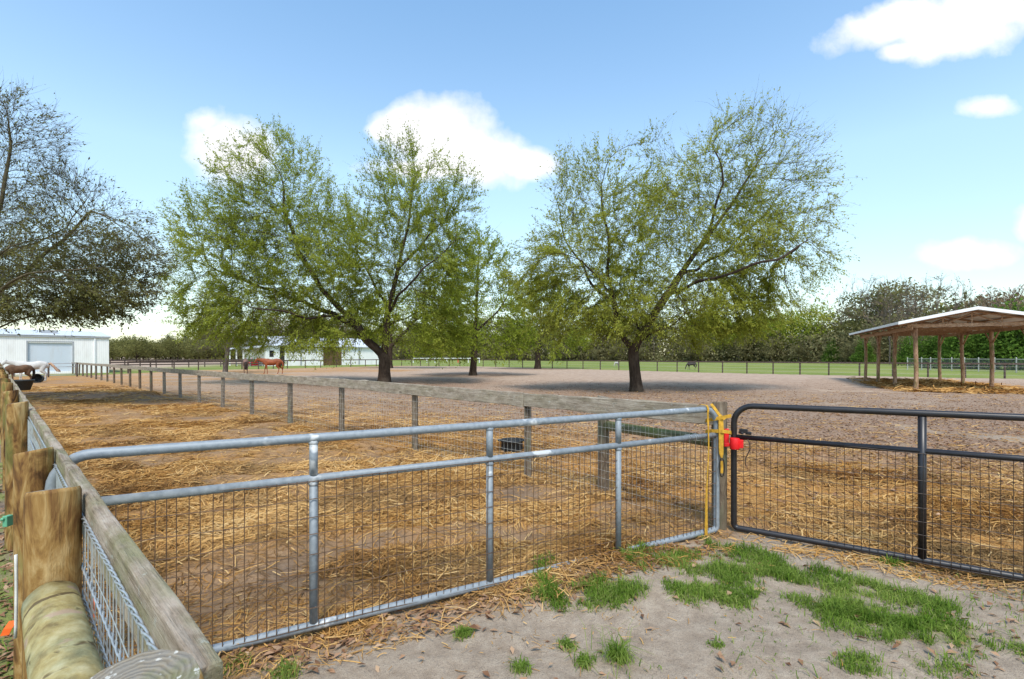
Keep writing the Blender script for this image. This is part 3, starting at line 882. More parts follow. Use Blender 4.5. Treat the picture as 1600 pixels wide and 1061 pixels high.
# 2: the tree right of centre
b2 = G(994, 611.5)
tree('shade_tree', b2, [
    [(994, 612), (992, 580), (990, 548), (1000, 525), (1030, 480), (1062, 430), (1105, 370), (1150, 310), (1185, 250)],
    [(990, 548), (972, 525), (960, 490), (952, 430), (948, 360), (938, 290)],
    [(960, 480), (925, 430, 1), (890, 360, 1.5), (868, 290, 1)],
    [(955, 460), (900, 420, -2), (860, 415, -2.5)],
    [(1040, 460), (1100, 440, -2), (1160, 425, -3), (1205, 400, -2.5)],
    [(1062, 430), (1130, 400, 2), (1200, 350, 2.5), (1250, 290, 2)],
    [(1000, 525), (1010, 450, 2.5), (1030, 370, 3), (1040, 300, 3)],
    [(990, 540), (1040, 500, -2.5), (1080, 490, -3.5)],
    [(1105, 370), (1115, 300, -1), (1100, 240, -1)]],
    [(1160, 270, 95, 92), (1235, 260, 52, 60), (1210, 340, 88, 78), (1250, 400, 58, 55), (1130, 390, 100, 85), (1010, 380, 95, 105), (930, 340, 72, 100),
     (890, 420, 78, 75), (840, 430, 50, 55), (960, 470, 120, 62, 0, 1.4), (1000, 490, 90, 40, -1.5, 1.6), (1090, 470, 110, 55, 0, 1.3), (1180, 460, 85, 48), (1000, 510, 95, 24), (1130, 195, 24, 30, 0, 1.2), (1195, 190, 22, 26, 0, 1.2), (880, 280, 24, 40, 0, 1.2), (1010, 250, 30, 45), (1080, 300, 45, 70), (1150, 500, 70, 22), (1070, 515, 90, 22), (880, 500, 62, 32), (1230, 470, 50, 40)],
    b2.y, .25, 'open airy tree forking low above a dark trunk, right of the paddock centre', MT['leaf2'], MT['bark'],
    n_attr=6000, step=.30, dk=.36, leaf_n=20, leaf_size=.105, leaf_asp=.36, twigs=3.0, twig_len=.9, dens=lambda p, z: np.clip(2.1 - 1.95 * z, .25, 1.8), droop=.4, tipr=.0055)

# 3, 4, 5: smaller ones behind
b3 = G(739, 586.5)
tree('shade_tree', b3, [[(739, 587), (741, 550), (742, 520), (745, 470), (748, 400)], [(741, 535), (715, 500), (690, 470)], [(742, 520), (775, 490), (795, 460)]],
     [(745, 420, 52, 60), (715, 470, 60, 55), (775, 470, 52, 50), (740, 525, 88, 34), (690, 530, 50, 28), (800, 515, 36, 38)],
     b3.y, .27, 'slim dark trunked tree standing between the two large trees, middle distance', MT['leaf_bright'], MT['bark'],
     n_attr=2600, step=.45, dk=.55, leaf_n=12, leaf_size=.2, twigs=2.4, twig_len=1.1, dens=lambda p, z: 1.3 - .5 * z, tipr=.009)
b4 = G(840, 576.3)
tree('shade_tree', b4, [[(840, 577), (841, 550), (843, 520), (846, 470)], [(841, 540), (815, 510), (800, 490)], [(842, 530), (875, 500), (890, 480)]],
     [(845, 480, 58, 42), (800, 500, 40, 38), (890, 505, 45, 38), (850, 530, 60, 24), (800, 530, 40, 22)],
     b4.y, .36, 'small distant tree near the far fence, left of the open forking tree', MT['leaf'], MT['bark'],
     n_attr=1500, step=.65, dk=.8, leaf_n=12, leaf_size=.3, twigs=2.4, twig_len=1.3, tipr=.012)
b7 = G(609, 575.3)
tree('shade_tree', b7, [[(609, 576), (609, 550), (612, 520), (620, 480)], [(609, 540), (640, 510), (660, 490)]],
     [(640, 505, 60, 46), (690, 525, 58, 32), (590, 500, 40, 35), (650, 538, 50, 18)],
     b7.y, .36, 'far tree showing just right of the broad tree trunk', MT['leaf_bright'], MT['bark'],
     n_attr=1500, step=.65, dk=.8, leaf_n=12, leaf_size=.3, twigs=2.4, twig_len=1.3, tipr=.012)
b5 = G(352, 583)
tree('shade_tree', b5, [[(352, 583), (354, 560), (356, 540), (358, 510), (350, 470)], [(356, 545), (335, 525), (318, 505)], [(356, 540), (380, 520), (395, 510)]],
     [(350, 500, 42, 45), (330, 520, 32, 25), (385, 520, 28, 28), (350, 540, 48, 12)],
     b5.y, .19, 'little sparse grey tree left of the bay horse', MT['leaf_olive'], MT['bark_grey'],
     n_attr=1000, step=.38, dk=.48, leaf_n=3.2, leaf_size=.17, twigs=3.2, twig_len=.9, tipr=.010)
# 6: big half bare tree at the left edge
Z6 = 15.0
b6 = Vector(((-75 - 800) / F * Z6, Z6, 0))
tree('half_bare_tree', b6, [
    [(-75, 640), (-72, 590), (-65, 540), (-45, 480), (-20, 400), (5, 310), (15, 230), (12, 170)],
    [(-68, 555), (-20, 540, -1), (30, 505, -1.2), (75, 470, -1.4), (120, 440, -1.5)],
    [(-45, 480), (15, 425, .5), (70, 370, .5), (110, 330, .5)],
    [(-40, 470), (30, 435, -1.5), (95, 405, -1.5)],
    [(-65, 545), (-100, 480, 1), (-120, 400, 1), (-110, 300, 1)],
    [(30, 505, -1.2), (90, 495, -2), (130, 485, -2)],
    [(-20, 400), (-60, 330, -1.5), (-50, 250, -1.5)],
    [(-20, 400), (40, 340, 1.5), (70, 270, 1.5)],
    [(-60, 530), (-20, 480, 2), (60, 470, 2.5), (130, 460, 2.5)]],
    [(20, 230, 62, 92, 0, 1.1), (95, 320, 62, 62), (160, 370, 78, 55), (205, 400, 52, 55), (60, 400, 110, 75), (150, 450, 92, 42), (30, 460, 100, 42), (100, 480, 80, 24), (-80, 350, 90, 120), (-60, 460, 70, 50), (215, 450, 40, 26)],
    Z6, .15, 'large half bare tree with grey twigs at the left edge, before the white barn', MT['leaf_olive'], MT['bark_olive'],
    n_attr=10500, step=.20, dk=.22, leaf_n=10, leaf_size=.085, twigs=4.0, twig_len=.5, dens=lambda p, z: np.clip(1.9 - 2.9 * z, .10, 1.5), droop=.25, tipr=.0048)

# ------------------------------------------------------------------ forest trees (a few kinds, copied)
def clump_tree(kind, H, W, leaf, bark, n, ls, shape='round', trunk_to=.5, seed=0, tr=.16):
    """trunk with limbs and a crown of leaf clumps; returns list of (part name, mesh)"""
    rs = np.random.default_rng(seed)
    pts = [[(0, 0, 0), (rs.normal(0, .1), 0, H * .3), (rs.normal(0, .25), rs.normal(0, .2), H * .62), (rs.normal(0, .3), 0, H * .93)]]
    mb = local_mb(); mb.tube(pts[0], [tr * 1.3, tr, tr * .6, .03], 7, False)
    cl = []
    nl = 13 if shape != 'cone' else 12
    for i in range(nl):
        f = (i + .5) / nl
        if shape == 'cone':
            z = H * (.05 + .9 * f); rad = W * .5 * (1 - f) ** .75; cl.append((0, 0, z, rad * .95, H / nl * 1.3))
            for j in range(4):
                a = rs.random() * 6.28; cl.append((math.cos(a) * rad * .6, math.sin(a) * rad * .6, z + rs.normal(0, .3), rad * .5, H / nl))
            continue
        a = i * 2.4 + rs.random()
        if shape == 'pine':
            z = H * (.5 + .48 * f); rad = W * .5 * (1.05 - f) * (.6 + .5 * rs.random())
        else:
            z = H * (.30 + .62 * f); rad = W * .5 * math.sqrt(max(.05, 1 - (2 * f - .8) ** 2 / 1.9)) * (.55 + .5 * rs.random())
        p = (math.cos(a) * rad, math.sin(a) * rad, z)
        s0 = (0, 0, max(z - rad * .8, H * .15))
        mb.tube([s0, ((s0[0] + p[0]) / 2, (s0[1] + p[1]) / 2, (s0[2] + z) / 2 + .3), p], [tr * .5, tr * .3, .03], 5, False)
        cl.append((p[0], p[1], p[2], W * (.15 + .1 * rs.random()), W * (.11 + .07 * rs.random())))
        q = (p[0] * .4 + rs.normal(0, W * .1), p[1] * .4 + rs.normal(0, W * .1), z + rs.normal(0, H * .05))
        cl.append((*q, W * .17, W * .12))
    cl = np.array(cl); w = cl[:, 3] ** 2; w /= w.sum()
    k = rs.choice(len(cl), n, p=w)
    d = rs.normal(0, 1, (n, 3)); d /= np.linalg.norm(d, axis=1, keepdims=True); rr_ = rs.random(n) ** .45
    C = cl[k, :3] + d * rr_[:, None] * np.stack([cl[k, 3], cl[k, 3], cl[k, 4]], 1)
    C[:, 2] = np.maximum(C[:, 2], .1)
    tint = np.clip(.42 + rs.normal(0, .16, n) + .35 * (rs.random(len(cl)) - .5)[k] * 1.2 + .1 * d[:, 2], 0, 1)
    lm = leaves_mesh('crown', C, d * .6, ls, .5, leaf, tint, .1)
    tm = bpy.data.meshes.new('trunk'); tm.from_pydata(mb.v, [], mb.f); tm.materials.append(bark); tm.update()
    return [('trunk', tm), ('crown', lm)]

def bare_tree(H, W, bark, leaf, seed, leaf_n=0.6):
    rs = np.random.default_rng(seed)
    n = 420
    d = rs.normal(0, 1, (n, 3)); d /= np.linalg.norm(d, axis=1, keepdims=True); d *= (rs.random(n) ** .45)[:, None]
    A = np.array([0, 0, H * .64]) + d * np.array([W * .5, W * .5, H * .36])
    pos, par = grow_tree(A, [[(0, 0, 0), (.1, 0, H * .2), (0, .1, H * .42)]], H * .05, H * .5, H * .075)
    nn = len(pos); kids = [[] for _ in range(nn)]
    for i, p in enumerate(par):
        if p >= 0: kids[p].append(i)
    r = np.zeros(nn); tip = .022
    for i in range(nn - 1, -1, -1): r[i] = tip if not kids[i] else sum(r[k] ** 2.3 for k in kids[i]) ** (1 / 2.3)
    r *= np.clip(.2 / r[0], .2, 1) ** (np.log(r / tip) / max(np.log(r[0] / tip), .1))
    segs = [[par[i], i] for i in range(1, nn)]
    V1, F1 = tubes_np(segs, pos, r)
    thin = np.where(r < tip * 2.2)[0]; thin = thin[par[thin] >= 0]; src = np.repeat(thin, 4)
    dv = pos[src] - pos[par[src]]; dv /= np.linalg.norm(dv, axis=1, keepdims=True) + 1e-9
    dr = dv + rs.normal(0, .5, (len(src), 3)); dr[:, 2] += .35; dr /= np.linalg.norm(dr, axis=1, keepdims=True)
    V2, F2, P1, P2, D2 = twig_np(pos[src], dr, H * .09 * (.5 + rs.random(len(src))), np.full(len(src), .02))
    tm = np_mesh('trunk', np.concatenate([V1, V2]), np.concatenate([F1, F2 + len(V1)]), bark, True)
    m = int(len(src) * leaf_n * 3); ls = rs.integers(0, len(src), m)
    C = P1[ls] + (P2 - P1)[ls] * rs.random(m)[:, None]
    lm = leaves_mesh('crown', C, D2[ls], .26, .5, leaf, None, 0)
    return [('trunk', tm), ('crown', lm)]

KINDS = {
    'olive': clump_tree('o', 13, 10, MT['leaf_brush'], MT['bark_grey'], 3600, .5, seed=1),
    'olive2': clump_tree('o', 12, 9, MT['leaf_olive'], MT['bark_grey'], 3400, .48, seed=2),
    'green': clump_tree('g', 11, 9, MT['leaf'], MT['bark_grey'], 3600, .46, seed=3),
    'pine': clump_tree('p', 16, 7, MT['leaf_dark'], MT['bark_grey'], 2600, .5, 'pine', seed=4),
    'yellow': clump_tree('y', 12, 10, MT['leaf_bright'], MT['bark_grey'], 3300, .48, seed=5),
    'cedar': clump_tree('c', 7.5, 6, MT['leaf_cedar'], MT['bark_grey'], 3800, .34, 'cone', seed=6),
    'bare': bare_tree(15, 11, MT['bark_grey'], MT['leaf_tan'], 8, .25),
    'peach': bare_tree(14, 12, MT['bark_grey'], MT['leaf_tan'], 9, 2.2),
    'scrub': clump_tree('s', 8, 8, MT['leaf_brush'], MT['bark_grey'], 3200, .4, seed=10),
    'oak': clump_tree('k', 7.5, 11, MT['leaf_olive'], MT['bark'], 3600, .46, seed=12),
}
LAB = {
    'olive': ('forest_tree', 'tall brownish green leafy tree in the wood beyond the pasture', 'brownish green forest trees'),
    'olive2': ('forest_tree', 'dark olive leafy tree in the wood beyond the pasture', 'dark olive forest trees'),
    'green': ('forest_tree', 'fresh mid green leafy tree in the wood beyond the pasture', 'mid green forest trees'),
    'pine': ('pine_tree', 'dark pine with a high crown rising above the wood beyond the pasture', 'pines above the wood'),
    'yellow': ('forest_tree', 'yellow green spring tree in the wood between the large tree and the shelter', 'yellow green forest trees'),
    'cedar': ('cedar_tree', 'bright green bushy evergreen standing behind the wire fence and shelter', 'green evergreens behind the shelter'),
    'bare': ('bare_tree', 'leafless grey tree standing up out of the wood beyond the pasture', 'leafless forest trees'),
    'peach': ('budding_tree', 'tan budding tree in the wood behind the open shelter', 'tan budding forest trees'),
    'scrub': ('scrub_tree', 'low brown green scrub tree along the edge of the wood', 'scrub trees along the wood edge'),
    'oak': ('field_oak', 'low dark spreading oak in the far tree row right of the white barn', 'far oaks beside the white barn'),
}
made = {}
def plant(kind, x, y, s=1.0, rz=0.0, sz=None):
    name, lab, grp = LAB[kind]
    if kind not in made:
        root = thing(name, lab, 'tree', group=grp)
        for pn, me in KINDS[kind]:
            link(bpy.data.objects.new(pn, me), root)
        made[kind] = root
    else:
        root = made[kind].copy(); COL.objects.link(root)
        for ch in made[kind].children:
            c = ch.copy(); COL.objects.link(c); c.parent = root
    root.location = (x, y, 0); root.rotation_euler = (0, 0, rz); root.scale = (s, s, sz or s)
    return root

fr = random.Random(5)
EDGE = [(-150, 215), (-60, 205), (10, 195), (50, 172), (78, 140), (86, 105), (82, 78), (84, 62), (100, 52), (140, 50)]
def edge_pt(t):
    L = [0]
    for a_, b_ in zip(EDGE, EDGE[1:]): L.append(L[-1] + math.hypot(b_[0] - a_[0], b_[1] - a_[1]))
    d = t * L[-1]
    for i in range(len(EDGE) - 1):
        if d <= L[i + 1]:
            f = (d - L[i]) / (L[i + 1] - L[i]); a_, b_ = EDGE[i], EDGE[i + 1]
            nxx, nyy = -(b_[1] - a_[1]), b_[0] - a_[0]; q = math.hypot(nxx, nyy)
            return a_[0] + f * (b_[0] - a_[0]), a_[1] + f * (b_[1] - a_[1]), nxx / q, nyy / q
    return (*EDGE[-1], 0, 1)
NT_ = 92
for i in range(NT_):
    t = (i + fr.random() * .8) / NT_
    x, y, ax_, ay_ = edge_pt(t)
    off = 4 + fr.random() * 22
    x += ax_ * off; y += ay_ * off
    px = 800 + F * x / y
    k = fr.random()
    kind = 'olive' if k < .30 else 'olive2' if k < .42 else 'green' if k < .56 else 'pine' if k < .66 else 'bare' if k < .81 else 'peach' if k < .93 else 'yellow'
    if 1180 < px < 1290 and k > .5: kind = 'yellow'
    if 1520 < px < 1680 and k > .5: kind = 'peach'
    near = min(1.0, y / 120)
    s = (.78 + .45 * fr.random()) * (1.42 if y > 120 else .90)
    if kind == 'pine': s *= .78
    plant(kind, x, y, s, fr.random() * 6.28)
for i in range(34):
    x, y, ax_, ay_ = edge_pt(.1 + .9 * (i + fr.random() * .8) / 34)
    off = fr.random() * 4
    plant('scrub', x + ax_ * off, y + ay_ * off, .6 + .45 * fr.random(), fr.random() * 6.28)
for px, Y, s in ((1445, 68, .75), (1475, 66, .95), (1502, 62, 1.05), (1530, 66, .9), (1558, 60, 1.15), (1585, 57, 1.2), (1612, 57, 1.3), (1420, 80, .8), (1350, 110, .95), (1640, 56, 1.2), (1300, 125, .9)):
    plant('cedar', (px - 800) / F * Y, Y, s, fr.random() * 6.28)
plant('bare', (1390 - 800) / F * 96, 96, 1.12, .4)
plant('bare', (1467 - 800) / F * 86, 86, .98, 2.4, 1.05)
plant('peach', (1580 - 800) / F * 74, 74, .86, 1.0)
plant('peach', (1545 - 800) / F * 88, 88, .88, 4.0)
for i in range(30):                                        # tree row right of the white barn
    px = 150 + i * 11.5 + fr.random() * 6
    Y = 150 + fr.random() * 45
    plant('oak', (px - 800) / F * Y, Y, .78 + .35 * fr.random(), fr.random() * 6.28)
for i in range(5):
    px = 205 + i * 40 + fr.random() * 20; Y = 205 + 20 * fr.random()
    plant('pine', (px - 800) / F * Y, Y, .62 + .1 * fr.random(), fr.random() * 6.28)

def brush(name, label, pts, n, ls, mat, hmax):
    """a strip of low growth along a polyline: one mass"""
    seg = np.array(pts, float); dl = np.hypot(*np.diff(seg, axis=0).T); cum = np.concatenate([[0], np.cumsum(dl)])
    d = rng.random(n) * cum[-1]; k = np.clip(np.searchsorted(cum, d) - 1, 0, len(seg) - 2); f = (d - cum[k]) / dl[k]
    p = seg[k] + (seg[k + 1] - seg[k]) * f[:, None]
    nn = np.stack([-(seg[k + 1] - seg[k])[:, 1], (seg[k + 1] - seg[k])[:, 0]], 1) / dl[k][:, None]
    p = p + nn * (rng.random(n) * 14)[:, None]
    top = hmax * (.45 + .9 * fbm(d * .13, p[:, 1] * .03, 90, 4))
    C = np.column_stack([p, top * rng.random(n) ** 1.25])
    cl = fbm(d * .25, C[:, 2] * .35, 33, 3)
    tint = np.clip(.42 + (cl - .5) * 1.5 + rng.normal(0, .15, n), 0, 1)
    o = link(bpy.data.objects.new(name, leaves_mesh(name, C, rng.normal(0, 1, (n, 3)), ls, .55, mat, tint, 0)))
    return tag(o, label, 'undergrowth', kind='stuff')
brush('undergrowth', 'dense brown green undergrowth closing the foot of the wood', EDGE, 80000, .75, MT['leaf_brush'], 9.5)
brush('distant_wood', 'dense distant wood filling in behind the front trees', [(a_ + 6, b_ + 14) for a_, b_ in EDGE], 70000, 1.1, MT['leaf_olive'], 12.0)
brush('distant_hedge', 'dim grey green hedge below the far oaks', [(-190, 165), (-60, 215)], 16000, .7, MT['leaf_olive'], 5.0)

# ------------------------------------------------------------------ fence parts
def wood_post(parent, x, y, top, r, mats, bot=-.25, n=20, lean=(0, 0), wob=.05, name='post'):
    """round post, slightly irregular, with a worn rim; own origin so every post gets its own grain"""
    mb = local_mb(); vs, fs = [], []
    levels = [bot, .0, .25, .5, .75, top - .012, top, top]
    rr_ = [r] * 6 + [r * .94, 0]
    ph = rng.random(4) * 6.28
    for li, (z, q) in enumerate(zip(levels[:7], rr_[:7])):
        for k in range(n):
            a_ = 2 * math.pi * k / n
            q2 = q * (1 + wob * math.sin(2 * a_ + ph[0] + z) + wob * .6 * math.sin(3 * a_ + ph[1] - 1.7 * z) + wob * .4 * math.sin(7 * a_ + ph[2]))
            vs.append((q2 * math.cos(a_) + lean[0] * z, q2 * math.sin(a_) + lean[1] * z, z + (.012 * math.cos(a_ + ph[3]) if li >= 5 else 0)))
    for i in range(6):
        for k in range(n): fs.append((i * n + k, i * n + (k + 1) % n, (i + 1) * n + (k + 1) % n, (i + 1) * n + k))
    mb.add(vs, fs, 0, True)
    mb.f.append(tuple(6 * n + k for k in range(n))); mb.m.append(1); mb.s.append(False)
    o = mb.build(name, mats, parent)
    o.location = Vector((x, y, 0)) - parent.location
    return o

def board(parent, a_, b_, h, th, mat, name='rail', wav=.004):
    """rail board from a to b (tops at their z), grain along its length"""
    a_, b_ = Vector(a_), Vector(b_); L = (b_ - a_).length; seg = max(4, int(L / .25)); mb = local_mb(); vs, fs = [], []
    for i in range(seg + 1):
        x = L * i / seg; j = [rng.normal(0, wav) for _ in range(4)]
        vs += [(x, -th / 2, -h + j[0]), (x, th / 2, -h + j[1]), (x, th / 2, j[2]), (x, -th / 2, j[3])]
    for i in range(seg):
        p, q = i * 4, i * 4 + 4
        for k in range(4): fs.append((p + k, p + (k + 1) % 4, q + (k + 1) % 4, q + k))
    e_ = seg * 4; fs += [(3, 2, 1, 0), (e_, e_ + 1, e_ + 2, e_ + 3)]
    fs = [tuple(reversed(f)) for f in fs]
    mb.add(vs, fs)
    o = mb.build(name, mat, parent, bevel=min(.006, th * .2))
    d = (b_ - a_).normalized()
    o.rotation_euler = (0, -math.asin(d.z), math.atan2(d.y, d.x))
    o.location = a_ - parent.location
    return o

def log(parent, a_, b_, r, mat, name='brace_log'):
    a_, b_ = Vector(a_), Vector(b_); L = (b_ - a_).length; mb = local_mb(); n, seg = 22, 10; vs, fs = [], []
    for i in range(seg + 1):
        x = L * i / seg
        for k in range(n):
            t = 2 * math.pi * k / n; q = r * (1 + .035 * math.sin(2 * t + x * 2) + .02 * math.sin(5 * t - x * 5))
            vs.append((x, q * math.cos(t), q * math.sin(t)))
    for i in range(seg):
        for k in range(n): fs.append((i * n + k, i * n + (k + 1) % n, (i + 1) * n + (k + 1) % n, (i + 1) * n + k))
    mb.add(vs, [tuple(reversed(f)) for f in fs], 0, True)
    mb.f += [tuple(range(n)), tuple(seg * n + k for k in reversed(range(n)))]; mb.m += [0, 0]; mb.s += [False, False]
    o = mb.build(name, mat, parent); d = (b_ - a_).normalized()
    o.rotation_euler = (0, -math.asin(d.z), math.atan2(d.y, d.x)); o.location = a_ - parent.location
    return o

def net(parent, a_, b_, z0, z1, sx, sz, r, mat, name='wire_mesh', jit=.004, skip=None, ztop=None):
    """welded wire between two ground points"""
    a_, b_ = Vector(a_), Vector(b_); d = b_ - a_; L = d.length; d = d / L; mb = MB()
    nv = int(L / sx)
    ph = rng.random() * 6
    wave = lambda x: .006 * math.sin(x * 1.7 + ph) + .004 * math.sin(x * 4.1)
    nrm = Vector((-d.y, d.x, 0))
    for i in range(nv + 1):
        p = a_ + d * (i * L / nv + rng.normal(0, jit)); w = nrm * wave(i * L / nv)
        t_ = rng.normal(0, jit)
        mb.tube([p + w + Vector((0, 0, z0)), p + w + d * t_ + Vector((0, 0, z1))], r, 3, False, smooth=False)
    nh = max(1, round((z1 - z0) / sz))
    for j in range(nh + 1):
        z = z0 + (z1 - z0) * j / nh; pts = []
        for i in range(int(L / .3) + 2):
            x = min(L, i * .3); pts.append(a_ + d * x + nrm * (wave(x) + r) + Vector((0, 0, z + rng.normal(0, jit))))
            if x >= L: break
        mb.tube(pts, r, 3, False, smooth=False)
    return mb.build(name, mat, parent)

# ---- left fence
def on(c, Y, z=0.0): return Vector((c - M * Y, Y, z))
lf = thing('wooden_fence', 'near timber fence at the left edge with round treated posts and wire netting', 'fence', on(C_POST, 1.5))
PM = [MT['post'], MT['end']]
posts_Y = [(.62, 1.17, .074), (1.5, 1.185, .068), (2.25, 1.16, .066), (4.05, 1.21, .072), (5.75, 1.19, .070), (7.4, 1.2, .070), (9.1, 1.18, .07), (10.8, 1.2, .07), (12.5, 1.19, .07), (14.2, 1.2, .07),
           (16, 1.19, .07), (17.8, 1.2, .07), (19.6, 1.19, .07), (21.4, 1.2, .07), (23.2, 1.19, .07), (25, 1.2, .07), (27, 1.2, .07), (29, 1.2, .07), (31, 1.2, .07), (33, 1.2, .07), (35, 1.2, .07), (37, 1.2, .07)]
for (Y, top, r_) in posts_Y:
    q = on(C_POST, Y); wood_post(lf, q.x, q.y, top, r_, PM, n=32 if Y < 5 else 14)
ends = [.70, 4.05, 7.4, 10.8, 14.2, 17.8, 21.4, 25, 29, 33, 37]
for i, (y0, y1) in enumerate(zip(ends, ends[1:])):
    hz0, hz1 = 1.146 + rng.normal(0, .008), 1.146 + rng.normal(0, .008)
    board(lf, on(C_RAIL, y0 + (.004 if i else 0), hz0 if i else 1.15), on(C_RAIL, y1, hz1), .145, .036, MT['rail'], wav=.0055)
log(lf, on(C_POST - .012, .70, .84), on(C_POST - .012, 1.44, .866), .061, MT['log'])
net(lf, on(C_POST + .106, .62), on(C_POST + .106, 12.5), .04, 1.07, .05, .10, .0017, MT['wire'])
mb = MB()                                                     # twisted top strands of the netting
for z, tw in ((1.085, 1), (.93, -1), (.83, 1)):
    for ph in (0, math.pi):
        pts = []
        for i in range(0, 900):
            Y = .62 + i * .0055
            if Y > 5.2: break
            a_ = Y * 95 * tw + ph
            q = on(C_POST + .100, Y, z + .0045 * math.sin(a_)); q.x += .0045 * math.cos(a_); pts.append(q)
        mb.tube(pts, .0028, 5, True)
mb.build('twisted_wire', MT['wire'], lf)
# small hardware on the posts
tie = thing('orange_marker', 'white cord with a bright orange tag down the side of the nearest tall post', 'marker', on(C_POST - .11, 1.52))
mb = MB(); q = on(C_POST - .118, 1.5)
mb.tube([q + Vector((0, 0, z)) + Vector((.004 * math.sin(z * 9), 0, 0)) for z in np.linspace(.72, .98, 9)], .0042, 7)
mb.build('cord', MT['cord'], tie)
mb = MB(); mb.ribbon([q + Vector((-.004, 0, .775)), q + Vector((-.012, -.01, .755)), q + Vector((-.02, -.012, .735))], .022, (1, .3, 0), .002); mb.build('tag', MT['orange'], tie)
ins = thing('fence_insulator', 'small green plastic insulator with white wire on the side of the second post', 'insulator', on(C_POST - .11, 2.25, .8))
mb = MB(); q = on(C_POST - .122, 2.25, .83); mb.box(q, (.022, .03, .05)); mb.tube([q + Vector((0, -.015, .012)), q + Vector((-.012, -.02, .012))], .008, 8); mb.build('clip', MT['green_plastic'], ins, bevel=.003)
mb = MB(); mb.tube([q + Vector((-.2, .05, -.05)), q + Vector((-.06, -.01, -.02)), q + Vector((-.015, -.02, .0))], .0035, 6); mb.build('wire', MT['cord'], ins)
mb = MB(); q = on(C_POST + .112, 1.42, .86); mb.ribbon([q + Vector((0, 0, .02)), q + Vector((.012, -.01, 0)), q + Vector((.01, -.012, -.02))], .028, (-.7, .7, 0), .002)
o = mb.build('marker_tape', MT['orange'], None); tag(o, 'scrap of orange tape caught in the wire netting beside the nearest tall post', 'tape')

# ---- middle fence
cornr = Vector((1.925, 4.46, 0))
mf = thing('board_fence', 'long grey board fence running from the gate corner away between lane and paddock', 'fence', cornr)
OP = [MT['old_post'], MT['end']]
Z940 = 5.6
inv0 = 1 / 831.5
mid_pts = []
for k in range(23):
    inv = inv0 + k * .000324
    xpx = -6.5 + 1 / inv
    Y = C_MID * F / (xpx + 6.5); mid_pts.append(on(C_MID, Y))
wood_post(mf, cornr.x, cornr.y, 1.175, .068, OP, n=22)
q940 = on(C_MID, Z940); wood_post(mf, q940.x, q940.y, 1.13, .068, OP, n=18)
for i, q in enumerate(mid_pts):
    wood_post(mf, q.x, q.y, 1.08 - .0015 * i + rng.normal(0, .012), .052 + rng.normal(0, .004), OP, n=14, lean=(rng.normal(0, .012), rng.normal(0, .012)))
side = Vector((-.68, -.73, 0)) * .075                      # boards are nailed on the lane side
chain_ = [cornr + Vector((-.02, .02, 0))] + mid_pts
tops = [1.15] + [1.15 - .0028 * i + rng.normal(0, .012) for i in range(len(mid_pts))]
idx = [0, 1] + list(range(3, len(chain_), 2))
for i0, i1 in zip(idx, idx[1:]):
    a_, b_ = chain_[i0] + side, chain_[i1] + side
    d_ = (b_ - a_).normalized() * .003
    board(mf, (a_.x + d_.x, a_.y + d_.y, tops[i0]), (b_.x - d_.x, b_.y - d_.y, tops[i1]), .175 if i0 == 0 else .185 - .002 * i0, .036, MT['midrail'], wav=.005)
log(mf, cornr + Vector((-.03, .05, .80)), q940 + Vector((.03, -.04, .80)), .055, MT['mosslog'])
net(mf, cornr + side * .9, mid_pts[0] + side * .9, .04, 1.0, .05, .10, .0013, MT['palewire'])
net(mf, mid_pts[0] + side * .9, mid_pts[8] + side * .9, .04, .95, .075, .10, .0015, MT['palewire'])

# ------------------------------------------------------------------ gates
def bent_frame(A, Dd, L, z0, z1, r, rad, mat, parent, n=14, low=.035):
    """closed tube frame with rounded corners in the vertical plane along Dd"""
    pts = []
    for (cx, cz, a0, rad) in ((L - rad, z1 - rad, 0, rad), (rad, z1 - rad, 90, rad), (low, z0 + low, 180, low), (L - low, z0 + low, 270, low)):
        for k in range(8):
            a_ = math.radians(a0 + k * 90 / 7); pts.append((cx + rad * math.cos(a_), cz + rad * math.sin(a_)))
    pts.append(pts[0])
    w = [A + Dd * p[0] + Vector((0, 0, p[1])) for p in pts]
    mb = MB(); mb.tube(w, r, n, False)
    return mb.build('frame', mat, parent)

GL = 4.50
gg = thing('tube_gate', 'galvanized grey tube gate with wire mesh closing the straw lane, wired to the corner post', 'gate', (GA.x, GA.y, 0))
bent_frame(GA, GD, GL, .045, 1.13, .0255, .15, MT['galv'], gg)
mb = MB(); mb.tube([GA + GD * .026 + Vector((0, 0, .895)), GA + GD * (GL - .026) + Vector((0, 0, .895))], .024, 12); mb.build('crossbar', MT['galv'], gg)
for t in (1.124, 2.245, 3.363):
    for z0, z1 in ((.072, .870), (.920, 1.104)):
        pass
    mb = MB(); p = GA + GD * t
    mb.tube([p + Vector((0, 0, .066)), p + Vector((0, 0, .872))], .0235, 12); mb.tube([p + Vector((0, 0, .918)), p + Vector((0, 0, 1.108))], .0235, 12)
    mb.lathe([(.0245, -.012), (.031, 0), (.0245, .012)], 12, p + Vector((0, 0, .868))); mb.lathe([(.0245, -.01), (.030, 0), (.0245, .01)], 12, p + Vector((0, 0, 1.105)))
    mb.build('upright', MT['galv'], gg)
net(gg, GA + GD * .03 + Vector((.008, -.016, 0)), GA + GD * (GL - .03) + Vector((.008, -.016, 0)), .05, .89, .051, .10, .0027, MT['rustwire'])
mb = MB()
for t in (.34, .26):
    p = GA + GD * t + Vector((0, 0, .895))
    pts = [p + .0285 * (math.cos(a_) * Vector((.46, -.888, 0)) + math.sin(a_) * Vector((0, 0, 1))) + GD * (.004 * a_) for a_ in np.linspace(0, 9.5, 26)]
    pts.append(pts[-1] + Vector((0, -.01, -.05)))
    mb.tube(pts, .0024, 5)
mb.build('tie_wire', MT['wire'], gg)

